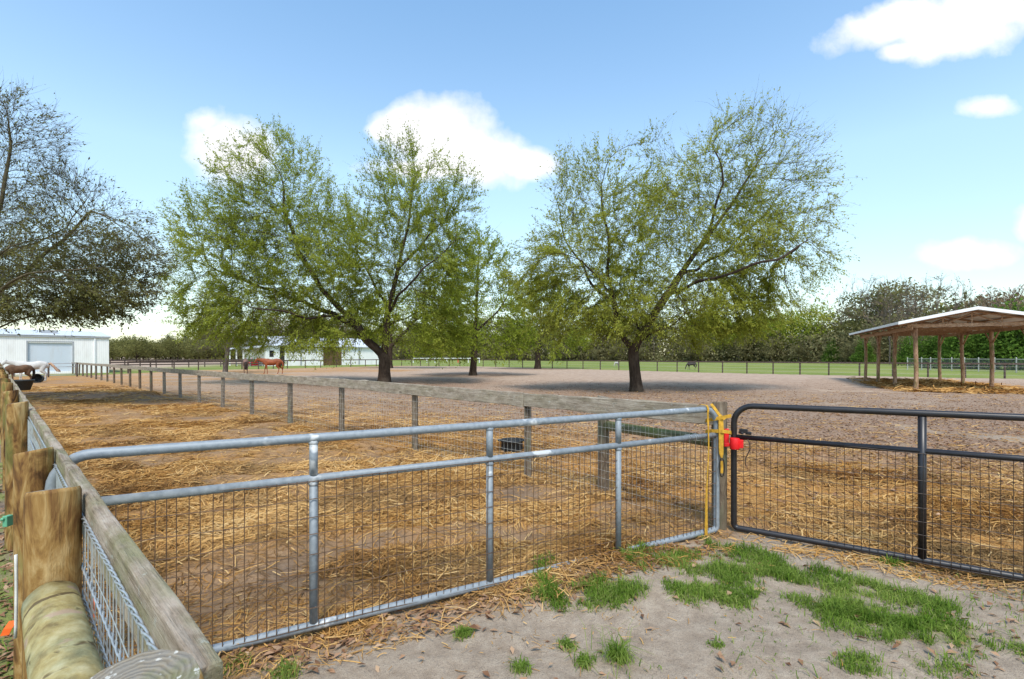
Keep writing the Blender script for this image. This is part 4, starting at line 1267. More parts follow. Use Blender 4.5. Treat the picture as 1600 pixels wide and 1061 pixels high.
BL = 4.0
bg_tilt = .012
bd3 = Vector((BD.x, BD.y, bg_tilt))
bg = thing('tube_gate', 'black painted tube gate with wire mesh at the right, opening into the paddock', 'gate', (BA.x, BA.y, 0))
bent_frame(BA, bd3, BL, .045, 1.155, .026, .16, MT['black'], bg)
mb = MB(); mb.tube([BA + bd3 * .026 + Vector((0, 0, .87)), BA + bd3 * (BL - .026) + Vector((0, 0, .87))], .0225, 12); mb.build('crossbar', MT['black'], bg)
for t in (1.31, 2.62):
    mb = MB(); p = BA + bd3 * t
    mb.tube([p + Vector((0, 0, .065)), p + Vector((0, 0, 1.13))], .027, 12); mb.build('upright', MT['black'], bg)
net(bg, BA + BD * .03 + Vector((-.012, -.018, 0)), BA + BD * (BL - .03) + Vector((-.012, -.018, 0)), .05, .875, .053, .11, .0023, MT['blackwire'])
mb = MB(); p = BA + bd3 * .06 + Vector((0, 0, .91))
mb.box(p + bd3 * .02 + Vector((0, 0, .018)), (.07, .03, .035), ax=BD); mb.box(p + bd3 * .06, (.05, .022, .026), ax=BD); mb.tube([p + Vector((0, -.03, .0)), p + Vector((0, .03, .0))], .012, 10)
mb.build('latch_bracket', MT['black'], bg, bevel=.004)
mb = MB(); pts = [BA + bd3 * (.10 + .02 * math.sin(k * .7)) + Vector((0, -.03, .86 - k * .03)) for k in range(9)]; mb.tube(pts, .005, 6); mb.build('chain', MT['blackwire'], bg)

rl = thing('gate_latch', 'bright red latch between the corner post and the black gate', 'latch', (BA.x, BA.y, .78))
cp = BA + Vector((0, -.03, 0))
mb = MB(); mb.tube([cp + Vector((-.012, -.012, .765)), cp + Vector((-.012, -.012, .865))], .042, 16); mb.box(cp + Vector((.03, -.03, .815)), (.05, .03, .075), ax=BD); mb.build('latch_body', MT['red'], rl, bevel=.006)
kp = Vector((2.0, 4.40, 0))
mb = MB(); mb.box(kp + Vector((-.055, -.045, .87)), (.045, .022, .15), ax=(1, 0, 0)); mb.box(kp + Vector((-.035, -.05, .80)), (.09, .02, .035), ax=(1, 0, 0)); mb.build('strike_plate', MT['red'], rl, bevel=.008)

# ---- yellow webbing
st = thing('hanging_strap', 'long yellow webbing strap hanging from the grey gate top rail down to the grass', 'strap', GA + GD * .16)
p = GA + GD * .145
mb = MB(); nrm = Vector((.46, -.888, 0))
pts = [p - nrm * .08 + Vector((0, 0, 1.16)), p - nrm * .04 + Vector((0, 0, 1.172)), p + nrm * .02 + Vector((0, 0, 1.168)), p + nrm * .034 + Vector((0, 0, 1.14))]
pts += [p + nrm * (.036 + .004 * math.sin(z * 9)) + GD * (.03 * (1 - z) + .008 * math.sin(z * 7)) + Vector((0, 0, z)) for z in np.linspace(1.08, .03, 16)]
wd = [.022] * 4 + [.020 - .008 * math.sin(k / 15 * 3.1) if k < 9 else .02 + .003 * (k - 9) for k in range(16)]
mb.ribbon(pts, wd, GD, .003)
mb.build('webbing', MT['yellow'], st)
s2 = thing('ratchet_strap', 'yellow strap looped round the corner post and the gate end with a dark hook', 'strap', cornr + Vector((0, 0, .9)))
mb = MB()
for zc, tl in ((1.035, .02), (.905, -.01)):
    pts = []
    for k in range(25):
        a_ = 2 * math.pi * k / 24; pts.append(Vector((1.888 + .10 * math.cos(a_), 4.395 + .145 * math.sin(a_), zc + tl * math.cos(a_) - .03 * math.sin(a_))))
    mb.ribbon(pts, .030, (0, .1, 1), .003)
pts = [cornr + Vector((-.10, -.06, 1.165)), cornr + Vector((-.085, -.10, 1.13)), cornr + Vector((-.06, -.13, 1.08)), cornr + Vector((-.02, -.16, 1.035))]
mb.ribbon(pts, .026, (.8, .2, .5), .003)
mb.build('loop', MT['yellow'], s2)
tp = GA + Vector((.015, -.04, 0))
mb = MB(); mb.ribbon([tp + Vector((0, .005, 1.075)), tp + Vector((.002, -.006, 1.06)), tp + Vector((.004, -.012, .95)), tp + Vector((.003, -.012, .80)), tp + Vector((.006, -.01, .735)), tp + Vector((.010, -.008, .70))], [.02, .04, .044, .040, .036, .012], (1, .05, 0), .012); mb.build('tail', MT['yellow'], s2)
mb = MB()
mb.tube([tp + Vector((.012 + .022 * math.cos(a_), -.012, .615 + .085 * math.sin(a_))) for a_ in np.linspace(1.9, 7.3, 22)], .005, 7); mb.build('hook', MT['hook'], s2)
mb = MB(); mb.ribbon([tp + Vector((.012, -.006, .67)), tp + Vector((.014, -.006, .61)), tp + Vector((.013, -.006, .56))], .022, (1, 0, 0), .004); mb.build('strap_end', MT['yellow'], s2)

# ------------------------------------------------------------------ tubs
def tub(loc, r, h, label, group=None, tilt=None, ribs=True, tap=.78):
    root = thing('feed_tub', label, 'tub', loc, 0, group)
    mb = local_mb()
    mb.lathe([(0, 0), (r * tap, 0), (r * (tap + .03), .02), (r * .96, h * .86), (r * 1.04, h * .9), (r * 1.06, h * .97), (r * 1.03, h), (r * .94, h), (r * .93, h * .93), (r * (tap - .03), .04), (0, .035)], 30)
    if ribs:
        for k in range(16):
            a_ = k * 2 * math.pi / 16
            mb.box((r * .9 * math.cos(a_), r * .9 * math.sin(a_), h * .45), (.012, .014, h * .78), rz=a_)
    mb.build('basin', MT['rubber'], root)
    mb = local_mb()
    for s in (-1, 1):
        mb.tube([(s * r * 1.02, -.06, h * .93), (s * r * 1.16, -.05, h * .95), (s * r * 1.2, 0, h * .95), (s * r * 1.16, .05, h * .95), (s * r * 1.02, .06, h * .93)], .012, 8)
    mb.build('handles', MT['rubber'], root)
    if tilt: root.rotation_euler = tilt
    return root
q = G(800, 705); tub(q, .195, .20, 'small black ribbed feed tub on the straw behind the board fence', 'black feed tubs')
q = G(36, 614); tub((q.x, q.y, 0), .36, .58, 'tall black tub against the left fence in front of the brown foal', 'black feed tubs', ribs=False, tap=.52)
q = G(63, 597.5); tub((q.x, q.y, .22), .27, .38, 'black tub tipped on its side on the straw under the white horse', 'black feed tubs', (math.radians(82), 0, math.radians(20)))

# ------------------------------------------------------------------ horses
def body_mesh(nodes, edges, voxel=.026, smooth=7):
    """ellipsoids swept along the skeleton, fused into one continuous skin"""
    base = []
    nu, nv = 12, 8
    for j in range(nv + 1):
        t = math.pi * j / nv
        for k in range(nu):
            p = 2 * math.pi * k / nu; base.append((math.sin(t) * math.cos(p), math.sin(t) * math.sin(p), math.cos(t)))
    base = np.array(base)
    bf_ = np.array([(j * nu + k, (j + 1) * nu + k, (j + 1) * nu + (k + 1) % nu, j * nu + (k + 1) % nu) for j in range(nv) for k in range(nu)])
    V, Fc, off = [], [], 0
    for a_, b_ in edges:
        A_, B_ = np.array(nodes[a_], float), np.array(nodes[b_], float)
        L = np.linalg.norm(A_[:3] - B_[:3]); m = max(2, int(L / (.35 * min(A_[3], B_[3]))) + 1)
        for i in range(m + 1):
            q = A_ + (B_ - A_) * i / m
            V.append(q[:3] + base * np.array([(q[3] + q[4]) / 2, q[3], q[4]])); Fc.append(bf_ + off); off += len(base)
    me = np_mesh('raw', np.concatenate(V), np.concatenate(Fc))
    o = bpy.data.objects.new('raw', me); COL.objects.link(o)
    m_ = o.modifiers.new('fuse', 'REMESH'); m_.mode = 'VOXEL'; m_.voxel_size = voxel
    sm = o.modifiers.new('smooth', 'SMOOTH'); sm.factor = .5; sm.iterations = smooth
    dg = bpy.context.evaluated_depsgraph_get(); dg.update()
    out_ = bpy.data.meshes.new_from_object(o.evaluated_get(dg))
    bpy.data.objects.remove(o)
    out_.polygons.foreach_set('use_smooth', np.ones(len(out_.polygons), bool))
    return out_

def horse(name, loc, yaw, s, coat, hair, label, pose='stand', gait=0.0, tail='down', cat='horse', head_yaw=0.0, hairtail=None):
    """local +x is forward"""
    root = thing(name, label, cat, loc, yaw)
    root.scale = (s, s, s)
    g = gait
    N = [(-.46, 0, 1.19, .26, .29), (-.15, 0, 1.11, .275, .30), (.20, 0, 1.11, .265, .31), (.46, 0, 1.18, .22, .29), (-.70, 0, 1.20, .225, .23), (-.85, 0, 1.12, .15, .17), (.60, 0, 1.14, .17, .21), (.28, 0, 1.30, .13, .17)]
    E = [(0, 1), (1, 2), (2, 3), (0, 4), (4, 5), (3, 6), (3, 7), (7, 2)]
    if pose == 'graze':
        neck = [(.66, .0, 1.16, .13, .20), (.90, .0, .88, .095, .15), (1.06, .02, .58, .08, .11), (1.14, .02, .40, .085, .10), (1.18, .02, .22, .06, .07), (1.20, .02, .09, .055, .055)]
        ear = [(1.00, .07, .66, .03), (.92, .09, .73, .012)]
    elif pose == 'low':
        neck = [(.68, .0, 1.27, .13, .22), (.94, .02, 1.36, .095, .16), (1.18, .04, 1.42, .08, .115), (1.28, .04, 1.33, .085, .115), (1.40, .04, 1.14, .06, .08), (1.46, .04, 1.02, .055, .06)]
        ear = [(1.16, .05, 1.52, .03), (1.15, .08, 1.63, .012)]
    else:
        neck = [(.68, .0, 1.34, .13, .22), (.86, .0, 1.52, .1, .16), (1.04, .0, 1.66, .08, .115), (1.16, .0, 1.60, .085, .11), (1.32, .0, 1.44, .06, .078), (1.40, .0, 1.34, .055, .06)]
        ear = [(1.03, .06, 1.78, .03), (1.04, .08, 1.89, .012)]
    b = len(N); N += neck
    E.append((3, b)); E += [(b + i, b + i + 1) for i in range(len(neck) - 1)]
    for sgn in (1, -1):
        k = len(N); N += [(ear[0][0], sgn * ear[0][1] + neck[2][1], ear[0][2], .035, .035), (ear[1][0], sgn * ear[1][1] + neck[2][1], ear[1][2], .016, .02)]
        E += [(b + 2, k), (k, k + 1)]
    for sgn, ph in ((1, g), (-1, -g)):                       # hind legs: stifle forward, hock back
        k = len(N)
        N += [(-.64 + .04 * ph, sgn * .13, 1.02, .13, .20), (-.58 + .12 * ph, sgn * .15, .78, .10, .13), (-.82 + .20 * ph, sgn * .14, .52, .052, .062), (-.79 + .27 * ph, sgn * .14, .30, .036, .038), (-.78 + .30 * ph, sgn * .14, .13, .044, .042), (-.72 + .33 * ph, sgn * .14, .035, .058, .035)]
        E += [(4, k)] + [(k + i, k + i + 1) for i in range(5)]
    for sgn, ph in ((1, -g), (-1, g)):                       # fore legs
        k = len(N)
        N += [(.48 + .03 * ph, sgn * .13, 1.0, .11, .18), (.44 + .10 * ph, sgn * .14, .74, .07, .10), (.47 + .22 * ph, sgn * .14, .46, .05, .052), (.46 + .27 * ph, sgn * .14, .28, .034, .036), (.46 + .30 * ph, sgn * .14, .13, .042, .042), (.52 + .33 * ph, sgn * .14, .035, .056, .035)]
        E += [(3, k)] + [(k + i, k + i + 1) for i in range(5)]
    N = [n_ if len(n_) == 5 else (*n_[:4], n_[3]) for n_ in N]
    me = body_mesh(N, E); me.materials.clear(); me.materials.append(coat)
    link(bpy.data.objects.new('body', me), root)
    mb = local_mb()                                            # mane along the crest
    cr = [Vector(n_[:3]) + Vector((-.05, 0, n_[4] * .85)) for n_ in neck[:3]]
    for i in range(9):
        f = i / 8 * 1.98; k = int(f); p_ = cr[k].lerp(cr[k + 1], f - k)
        mb.ribbon([p_, p_ + Vector((-.03, -.07, -.06)), p_ + Vector((-.04, -.10, -.19))], .10, (1, 0, .3), .02)
    mb.build('mane', hair, root)
    mb = local_mb()
    ht = hairtail or hair
    if tail == 'flow':
        for k in range(7):
            j = (k - 3) * .03
            mb.tube([(-.90, j * .4, 1.24), (-1.02, j, 1.24 + .01 * k), (-1.18, j * 1.6, 1.10), (-1.36, j * 2.2, .92 - .03 * k), (-1.55, j * 2.4, .78 - .02 * k)], [.05, .07, .075, .05, .012], 7)
    else:
        for k in range(5):
            j = (k - 2) * .03
            mb.tube([(-.90, j * .3, 1.24), (-.99, j, 1.12), (-1.02, j, .85), (-1.0, j * 1.2, .55), (-.98, j, .36 + .03 * k)], [.04, .055, .06, .045, .012], 7)
    mb.build('tail', ht, root)
    return root

# facing along (-.68,-.73): squarely across the lane
LX = math.atan2(-.73, -.68)
w = 30.2; horse('white_horse', ((47 - 800) / F * w, w, 0), LX, .90, MT['coat_white'], MT['coat_pale'], 'white horse with a pinkish blowing tail in the lane before the barn door', 'low', .12, 'flow', hairtail=MT['hair_flax'])
w = 28.2; horse('brown_foal', ((28 - 800) / F * w, w, 0), LX + .5, .76, MT['coat_brown'], MT['hair_dark'], 'small brown foal with lowered head in front of the white horse', 'graze', .3, 'down')
q = G(424, 584.5); horse('chestnut_horse', q, math.pi + .25, .96, MT['coat_chestnut'], MT['coat_chestnut'], 'chestnut horse walking left with lowered head beyond the board fence', 'low', .55, 'down')
q = G(384, 584.0); horse('bay_horse', q, math.radians(118), .93, MT['coat_bay'], MT['hair_dark'], 'bay horse seen from behind, left of the chestnut horse', 'low', .2, 'down')
q = G(1080, 577.6); horse('dark_pony', q, math.pi + .12, .64, MT['coat_dark'], MT['hair_dark'], 'dark pony grazing on the far pasture behind the fence', 'graze', .25, 'down', 'pony')
q = G(963, 572.8); horse('pale_pony', q, math.pi + .7, .52, MT['coat_pale'], MT['coat_pale'], 'pale grey pony grazing far away on the pasture', 'graze', .2, 'down', 'pony')

# ------------------------------------------------------------------ far fences
def base_line(px):
    y_ = float(np.interp(px, _fx, _fy)); return G(px, y_)
farpx = [200, 235, 272, 310, 349, 378, 404, 427, 449, 477, 501, 525.5, 548, 571, 588, 607, 627.6, 643.5, 657, 670, 686, 702, 718.6, 737, 755, 774.7, 795.5, 816.6, 838, 863, 886, 911, 938, 967, 997, 1027, 1058, 1091.5, 1129, 1167, 1208, 1250, 1295, 1343, 1395, 1450, 1508, 1570, 1640, 1720]
ff = thing('paddock_fence', 'thin dark post and rail fence along the far side of the paddock', 'fence', base_line(755))
fpts = [base_line(p_) for p_ in farpx]
DP = [MT['darkrail'], MT['darkrail']]
for p_ in fpts: wood_post(ff, p_.x, p_.y, 1.10 + rng.normal(0, .02), .062, DP, n=8, bot=-.1)
for i in range(0, len(fpts) - 1, 2):
    a_, b_ = fpts[i], fpts[min(i + 2, len(fpts) - 1)]; m_ = fpts[min(i + 1, len(fpts) - 1)]
    mb = MB()
    for u_, v_ in ((a_, m_), (m_, b_)):
        if (v_ - u_).length < .01: continue
        mb.box((u_ + v_) / 2 + Vector((0, -.08, 1.07)), ((v_ - u_).length, .045, .13), ax=v_ - u_)
    mb.build('rail', MT['darkrail'], ff)
for i0, i1 in ((16, 33), (33, len(fpts) - 1)):
    mb = MB()
    for z in (.25, .55, .85):
        mb.tube([p_ + Vector((0, -.07, z)) for p_ in fpts[i0:i1 + 1]], .007, 4, False)
    mb.build('strand_wire', MT['palewire'], ff)

bf = thing('paddock_fence', 'dark brown three board fence along the pasture left of the small grey tree', 'fence', D(300, 566, 76))
bpts = [((px - 800) / F * Y, Y) for px, Y in [(150, 62), (172, 63.5), (195, 65), (219, 66.5), (244, 68), (269, 69.5), (295, 71), (320, 72.5), (345, 74), (369, 75.5), (392, 77), (412, 78)]]
for x, y in bpts: wood_post(bf, x, y, 1.2, .07, DP, n=8, bot=-.1)
for i in range(len(bpts) - 1):
    a_, b_ = Vector((*bpts[i], 0)), Vector((*bpts[i + 1], 0))
    for z in (1.1, .78, .46):
        mb = MB(); mb.box((a_ + b_) / 2 + Vector((.05, -.08, z)), ((b_ - a_).length - .02, .04, .17), ax=b_ - a_); mb.build('rail', MT['darkrail'], bf)

wf = thing('white_rail_fence', 'white rail fence far off on the pasture between the large tree trunks', 'fence', D(690, 567, 122))
wp = [((px - 800) / F * 122, 122 + (px - 690) * .04) for px in (648, 668, 680, 698, 715, 731, 748)]
for i, (x, y) in enumerate(wp):
    o = wood_post(wf, x, y, 1.2, .12, [MT['red'] if i == 4 else MT['white_paint']] * 2, n=8, bot=-.1)
    if i == 4: o['label'] = 'red painted post'
for i in range(len(wp) - 1):
    a_, b_ = Vector((*wp[i], 0)), Vector((*wp[i + 1], 0))
    mb = MB(); mb.box((a_ + b_) / 2 + Vector((0, -.15, 1.15)), ((b_ - a_).length, .06, .18), ax=b_ - a_); mb.build('rail', MT['white_paint'], wf)

cf = thing('wire_fence', 'pale posted wire mesh fence in front of the evergreens behind the shelter', 'fence', D(1500, 582, 47))
cpts = [((px - 800) / F * Y, Y) for px, Y in [(1418, 58.5), (1440, 57), (1454, 55.8), (1470, 54.6), (1487, 53.4), (1507, 52), (1529, 50.6), (1554, 49), (1588, 47), (1625, 45), (1670, 43)]]
for x, y in cpts:
    wood_post(cf, x, y, 1.5, .055, [MT['palewire'], MT['palewire']], n=8, bot=-.1)
for i in range(len(cpts) - 1):
    net(cf, (*cpts[i], 0), (*cpts[i + 1], 0), .05, 1.3, .10, .10, .0042, MT['palewire'], jit=0)
mb = MB(); mb.tube([(x, y - .05, 1.32) for x, y in cpts], .03, 6); mb.build('top_rail', MT['palewire'], cf)

# lane gate in front of the barn
A_ = D(119, 588, 38.0); A_.z = 0; Dg = Vector((-.68, -.73, 0))
lg = thing('tube_gate', 'dark tube gate across the far end of the lane before the white barn', 'gate', A_)
for L0, L1 in ((0, 1.55), (1.62, 3.4)):
    mb = MB(); q = A_ + Dg * L0; LL = L1 - L0
    pts = [(0, .1), (0, .95), (.12, 1.06), (LL - .12, 1.06), (LL, .95), (LL, .1)]
    mb.tube([q + Dg * a_ + Vector((0, 0, b_)) for a_, b_ in pts], .03, 8)
    for z in (.80, .15): mb.tube([q + Vector((0, 0, z)), q + Dg * LL + Vector((0, 0, z))], .024, 8)
    mb.build('gate_panel', MT['grey_trim'], lg)
for L0 in (-.06, 1.585):
    o = wood_post(lg, (A_ + Dg * L0).x, (A_ + Dg * L0).y, 1.12, .05, DP, n=8, bot=-.1, name='gate_post')

# ------------------------------------------------------------------ white barn (left)
U = Vector((.68, .73, 0)).normalized(); W_ = Vector((-.73, .68, 0)).normalized()    # along its front / away from us
S0 = Vector((-1.0667 * 42, 42, 0)); front_end = 7.36
S0 = S0 + U * (-14)
Lb = 14 + front_end
barn = thing('white_barn', 'long white metal barn with a grey roller door behind the horses at the left edge', 'barn', S0)
def wallbox(root, name, mat, u0, u1, w0, w1, z0, z1, base=S0, u=U, w=W_):
    mb = MB(); c = base + u * (u0 + u1) / 2 + w * (w0 + w1) / 2 + Vector((0, 0, (z0 + z1) / 2))
    mb.box(c, (abs(u1 - u0), abs(w1 - w0), z1 - z0), ax=u)
    return mb.build(name, mat, root)
EH = 3.5
def ux(px):                                                   # distance along the barn front of a picture column
    k = (px - 800) / F; p0 = S0
    return (k * p0.y - p0.x) / (U.x - k * U.y)
d0, d1 = ux(43.5), ux(113)
wallbox(barn, 'wall', MT['white_wall'], 0, d0, 0, .2, 0, EH); wallbox(barn, 'wall', MT['white_wall'], d1, Lb, 0, .2, 0, EH); wallbox(barn, 'wall', MT['white_wall'], d0, d1, 0, .2, 2.86, EH)
wallbox(barn, 'side_wall', MT['white_wall'], Lb - .2, Lb, .2, 14, 0, EH)
wallbox(barn, 'roller_door', MT['door'], d0, d1, .12, .2, .22, 2.86)
wallbox(barn, 'door_sill', MT['white_wall'], d0, d1, .0, .2, 0, .22)
wallbox(barn, 'door_trim', MT['grey_trim'], d0 - .1, d0, -.03, .0, 0, 2.95); wallbox(barn, 'door_trim', MT['grey_trim'], d1, d1 + .1, -.03, .0, 0, 2.95); wallbox(barn, 'door_trim', MT['grey_trim'], d0 - .1, d1 + .1, -.03, 0, 2.955, 3.03)
wallbox(barn, 'gutter', MT['grey_trim'], -.1, Lb + .12, -.12, -.005, EH - .13, EH + .02)
wallbox(barn, 'downpipe', MT['white_trim'], ux(147), ux(149), -.1, -.005, .1, EH - .14)
mb = MB()
for s_, e_ in ((0, 7), (14.2, 7)):
    a_ = S0 + U * -.15 + W_ * (s_ - (.15 if s_ == 0 else 0)) + Vector((0, 0, EH + .03)); b_ = S0 + U * (Lb + .15) + W_ * (s_ - (.15 if s_ == 0 else 0)) + Vector((0, 0, EH + .03))
    c_ = S0 + U * (Lb + .15) + W_ * 7 + Vector((0, 0, EH + .75)); d_ = S0 + U * -.15 + W_ * 7 + Vector((0, 0, EH + .75)); t_ = Vector((0, 0, .06))
    mb.add([a_, b_, c_, d_, a_ + t_, b_ + t_, c_ + t_, d_ + t_], [(0, 1, 2, 3), (4, 7, 6, 5), (0, 4, 5, 1), (1, 5, 6, 2), (2, 6, 7, 3), (3, 7, 4, 0)])
mb.build('roof', MT['roof'], barn)
wallbox(barn, 'roof_vent', MT['grey_trim'], ux(66), ux(93), 2.0, 2.9, EH + .25, EH + .62)

# ------------------------------------------------------------------ stable (behind the broad tree)
s0 = G(415, 572.2); s1 = G(592, 569.6)
su = (s1 - s0); SL = su.length; su.normalize(); sw = Vector((-su.y, su.x, 0))
stb = thing('stable', 'white stable with brown doors half hidden behind the broad tree', 'stable', s0)
def sx(px):
    k = (px - 800) / F; return (k * s0.y - s0.x) / (su.x - k * su.y)
cuts = [0, sx(421), sx(428), sx(437), sx(445), sx(505), sx(534), SL]
sb_ = lambda nm, mt, u0, u1, w0, w1, z0, z1: wallbox(stb, nm, mt, u0, u1, w0, w1, z0, z1, s0, su, sw)
SH = 3.3
for i in (0, 2, 4, 6): sb_('wall', MT['white_wall'], cuts[i], cuts[i + 1], 0, .2, 0, SH)
sb_('wall', MT['white_wall'], cuts[1], cuts[2], 0, .2, 0, 1.5); sb_('wall', MT['white_wall'], cuts[1], cuts[2], 0, .2, 2.6, SH)
sb_('window', MT['dark'], cuts[1], cuts[2], .08, .16, 1.5, 2.6); sb_('door', MT['dark'], cuts[3], cuts[4], .1, .2, .1, SH); sb_('barn_door', MT['brown_door'], cuts[5], cuts[6], .04, .2, .05, SH)  # dark window and doorway are flat panels with the indoor shade painted in
for px in (470, 561): sb_('downpipe', MT['grey_trim'], sx(px) - .1, sx(px) + .1, -.1, -.005, .1, SH)
sb_('side_wall', MT['white_wall'], 0, .2, .2, 9, 0, SH)
mb = MB()
prof = [(-.4, SH + .02), (4.6, SH + 1.75), (9.6, SH + .02)]
for (w0, z0), (w1, z1) in zip(prof, prof[1:]):
    vs = []
    for dz in (0, .14):
        for uu, ww, zz_ in ((-.3, w0, z0), (SL + .3, w0, z0), (SL + .3, w1, z1), (-.3, w1, z1)):
            vs.append(s0 + su * uu + sw * ww + Vector((0, 0, zz_ + dz)))
    mb.add(vs, [(0, 1, 2, 3), (4, 7, 6, 5), (0, 4, 5, 1), (1, 5, 6, 2), (2, 6, 7, 3), (3, 7, 4, 0)])
mb.build('roof', MT['roof'], stb)
mb = MB(); pl = [(-2.6, 2.85), (0, 3.28)]
vs = []
for dz in (0, .18):
    for uu, zz_ in ((-2.6, 2.8), (-.02, 3.22)):
        for ww in (-.3, 9.3): vs.append(s0 + su * uu + sw * ww + Vector((0, 0, zz_ + dz)))
mb.add(vs, [(0, 1, 3, 2), (4, 6, 7, 5), (0, 4, 5, 1), (2, 3, 7, 6), (0, 2, 6, 4), (1, 5, 7, 3)])
mb.build('porch_roof', MT['roof'], stb)
for ww in (0, 3, 6, 9):
    mb = MB(); mb.box(s0 + su * -2.3 + sw * ww + Vector((0, 0, 1.4)), (.16, .16, 2.8), ax=su); mb.build('porch_post', MT['white_trim'], stb)
mb = MB(); mb.box(s0 + su * -1.1 + sw * 2.0 + Vector((0, 0, .75)), (1.5, 1.0, .55), ax=su); mb.box(s0 + su * -1.1 + sw * 2.0 + Vector((0, 0, .28)), (1.2, .7, .36), ax=su); mb.box(s0 + su * -1.5 + sw * 2.0 + Vector((0, 0, 1.2)), (.08, .9, .4), ax=su)
tag(mb.build('red_cart', MT['red'], None, bevel=.03), 'red cart parked under the porch of the white stable', 'cart')

# ------------------------------------------------------------------ open shelter (right)
u_ = Vector((.45, .893, 0)); v_ = Vector((.893, -.45, 0)); P4 = Vector((18.93, 22.5, 0))
sh = thing('open_shelter', 'open pole shelter with brown posts and a pale metal gable roof at the right', 'shelter', P4)
SP, WW = 3.775, 3.9
P4a = thing
def spost(p_, r_, label=None):
    mb = local_mb(); n = 14; lean = (rng.normal(0, .006), rng.normal(0, .006)); pts = [(lean[0] * z + .02 * math.sin(z * 2 + p_.x), lean[1] * z, z) for z in (-.3, 0, .4, 1, 1.6, 2.2, 2.8, 3.12)]
    mb.tube(pts, [r_ * 1.08, r_ * 1.06, r_ * 1.02, r_, r_ * .98, r_ * .97, r_ * .96, r_ * .95], n)
    o = mb.build('post', MT['shpost'], sh); o.location = p_ - sh.location
    return o
MT['shpost'] = m_post('shelter_post')
for nd in MT['shpost'].node_tree.nodes:
    if nd.type == 'VALTORGB' and len(nd.color_ramp.elements) == 4:
        for e_, c_ in zip(nd.color_ramp.elements, [(.15, .082, .046), (.27, .155, .09), (.37, .225, .14), (.45, .30, .20)]): e_.color = (*c_, 1)
for k in range(4):
    spost(P4 + u_ * SP * k, .088); spost(P4 + u_ * SP * k + v_ * WW, .088)
ov, oe = .75, .785
E0, E1, R0 = -oe, WW + oe, WW / 2
ze, zr = 3.17, 3.74
def rp(a_, b_, z): return P4 + u_ * a_ + v_ * b_ + Vector((0, 0, z))
A0, A1 = -ov, 3 * SP + ov
for nm, (b0, z0), (b1, z1) in (('roof', (E0, ze), (R0, zr)), ('roof', (E1, ze), (R0, zr))):
    mb = MB(); t_ = Vector((0, 0, .035))
    vs = [rp(A0, b0, z0), rp(A1, b0, z0), rp(A1, b1, z1), rp(A0, b1, z1)]; vs += [q + t_ for q in vs]
    mb.add(vs, [(0, 1, 2, 3), (4, 7, 6, 5), (0, 4, 5, 1), (1, 5, 6, 2), (2, 6, 7, 3), (3, 7, 4, 0)])
    mb.build('roof_sheet', MT['roof'], sh)
for aa in (A0 - .02, A1 + .02):                                # white barge boards
    for (b0, z0), (b1, z1) in (((E0 - .04, ze), (R0, zr + .012)), ((E1 + .04, ze), (R0, zr + .012))):
        mb = MB(); p0, p1 = rp(aa, b0, z0), rp(aa, b1, z1); hgt = Vector((0, 0, .10)); th_ = u_ * .03
        vs = [p0 - hgt - th_, p1 - hgt - th_, p1 + hgt * .42 - th_, p0 + hgt * .42 - th_, p0 - hgt, p1 - hgt, p1 + hgt * .42, p0 + hgt * .42]
        mb.add(vs, [(0, 1, 2, 3), (4, 7, 6, 5), (0, 4, 5, 1), (1, 5, 6, 2), (2, 6, 7, 3), (3, 7, 4, 0)]); mb.build('barge_board', MT['white_trim'], sh)
for b_ in (E0 - .02, E1 + .02):
    mb = MB(); mb.box((rp(A0, b_, ze - .02) + rp(A1, b_, ze - .02)) / 2, (A1 - A0, .03, .12), ax=u_); mb.build('eave_trim', MT['white_trim'], sh)
for k in range(4):
    mb = MB(); a_ = SP * k
    mb.box((rp(a_, -.35, 3.02) + rp(a_, WW + .35, 3.02)) / 2 - u_ * .18, (WW + .7, .05, .15), ax=v_)
    for b0, b1 in ((E0 + .1, R0), (E1 - .1, R0)):
        p0, p1 = rp(a_, b0, ze - .08) - u_ * .12, rp(a_, b1, zr - .10) - u_ * .12; mb.tube([p0, p1], .05, 4, smooth=False)
    for b_ in (R0, R0 - 1, R0 + 1): mb.tube([rp(a_, b_, 3.0) - u_ * .12, rp(a_, b_, zr - .12 - abs(b_ - R0) * .23) - u_ * .12], .04, 4, smooth=False)
    for b0, b1 in ((R0 - 1, R0), (R0 + 1, R0), (R0 - 1, R0 - 1.8), (R0 + 1, R0 + 1.8)): mb.tube([rp(a_, b0, 3.05) - u_ * .12, rp(a_, b1, zr - .2 - abs(b1 - R0) * .23) - u_ * .12], .032, 4, smooth=False)
    mb.build('truss', MT['truss'], sh)
for b_ in (-.5, .35, 1.2, R0 + .75, WW - .35, WW + .5):
    z_ = ze + (zr - ze) * (1 - abs(b_ - R0) / (R0 + oe)) - .045
    mb = MB(); mb.box((rp(A0 + .05, b_, z_) + rp(A1 - .05, b_, z_)) / 2, (A1 - A0 - .1, .09, .05), ax=u_); mb.build('purlin', MT['truss'], sh)
for b_ in (0, WW):
    mb = MB(); mb.box((rp(-.3, b_, 2.92) + rp(3 * SP + .3, b_, 2.92)) / 2 + v_ * (.2 if b_ else -.2), (3 * SP + .6, .05, .17), ax=u_); mb.build('side_beam', MT['truss'], sh)
    for k in range(3):
        for s_ in (1, -1):
            a_ = SP * (k if s_ > 0 else k + 1)
            mb = MB(); mb.tube([rp(a_ + s_ * .1, b_, 2.3), rp(a_ + s_ * .85, b_, 2.86)], .035, 6); mb.build('knee_brace', MT['truss'], sh)

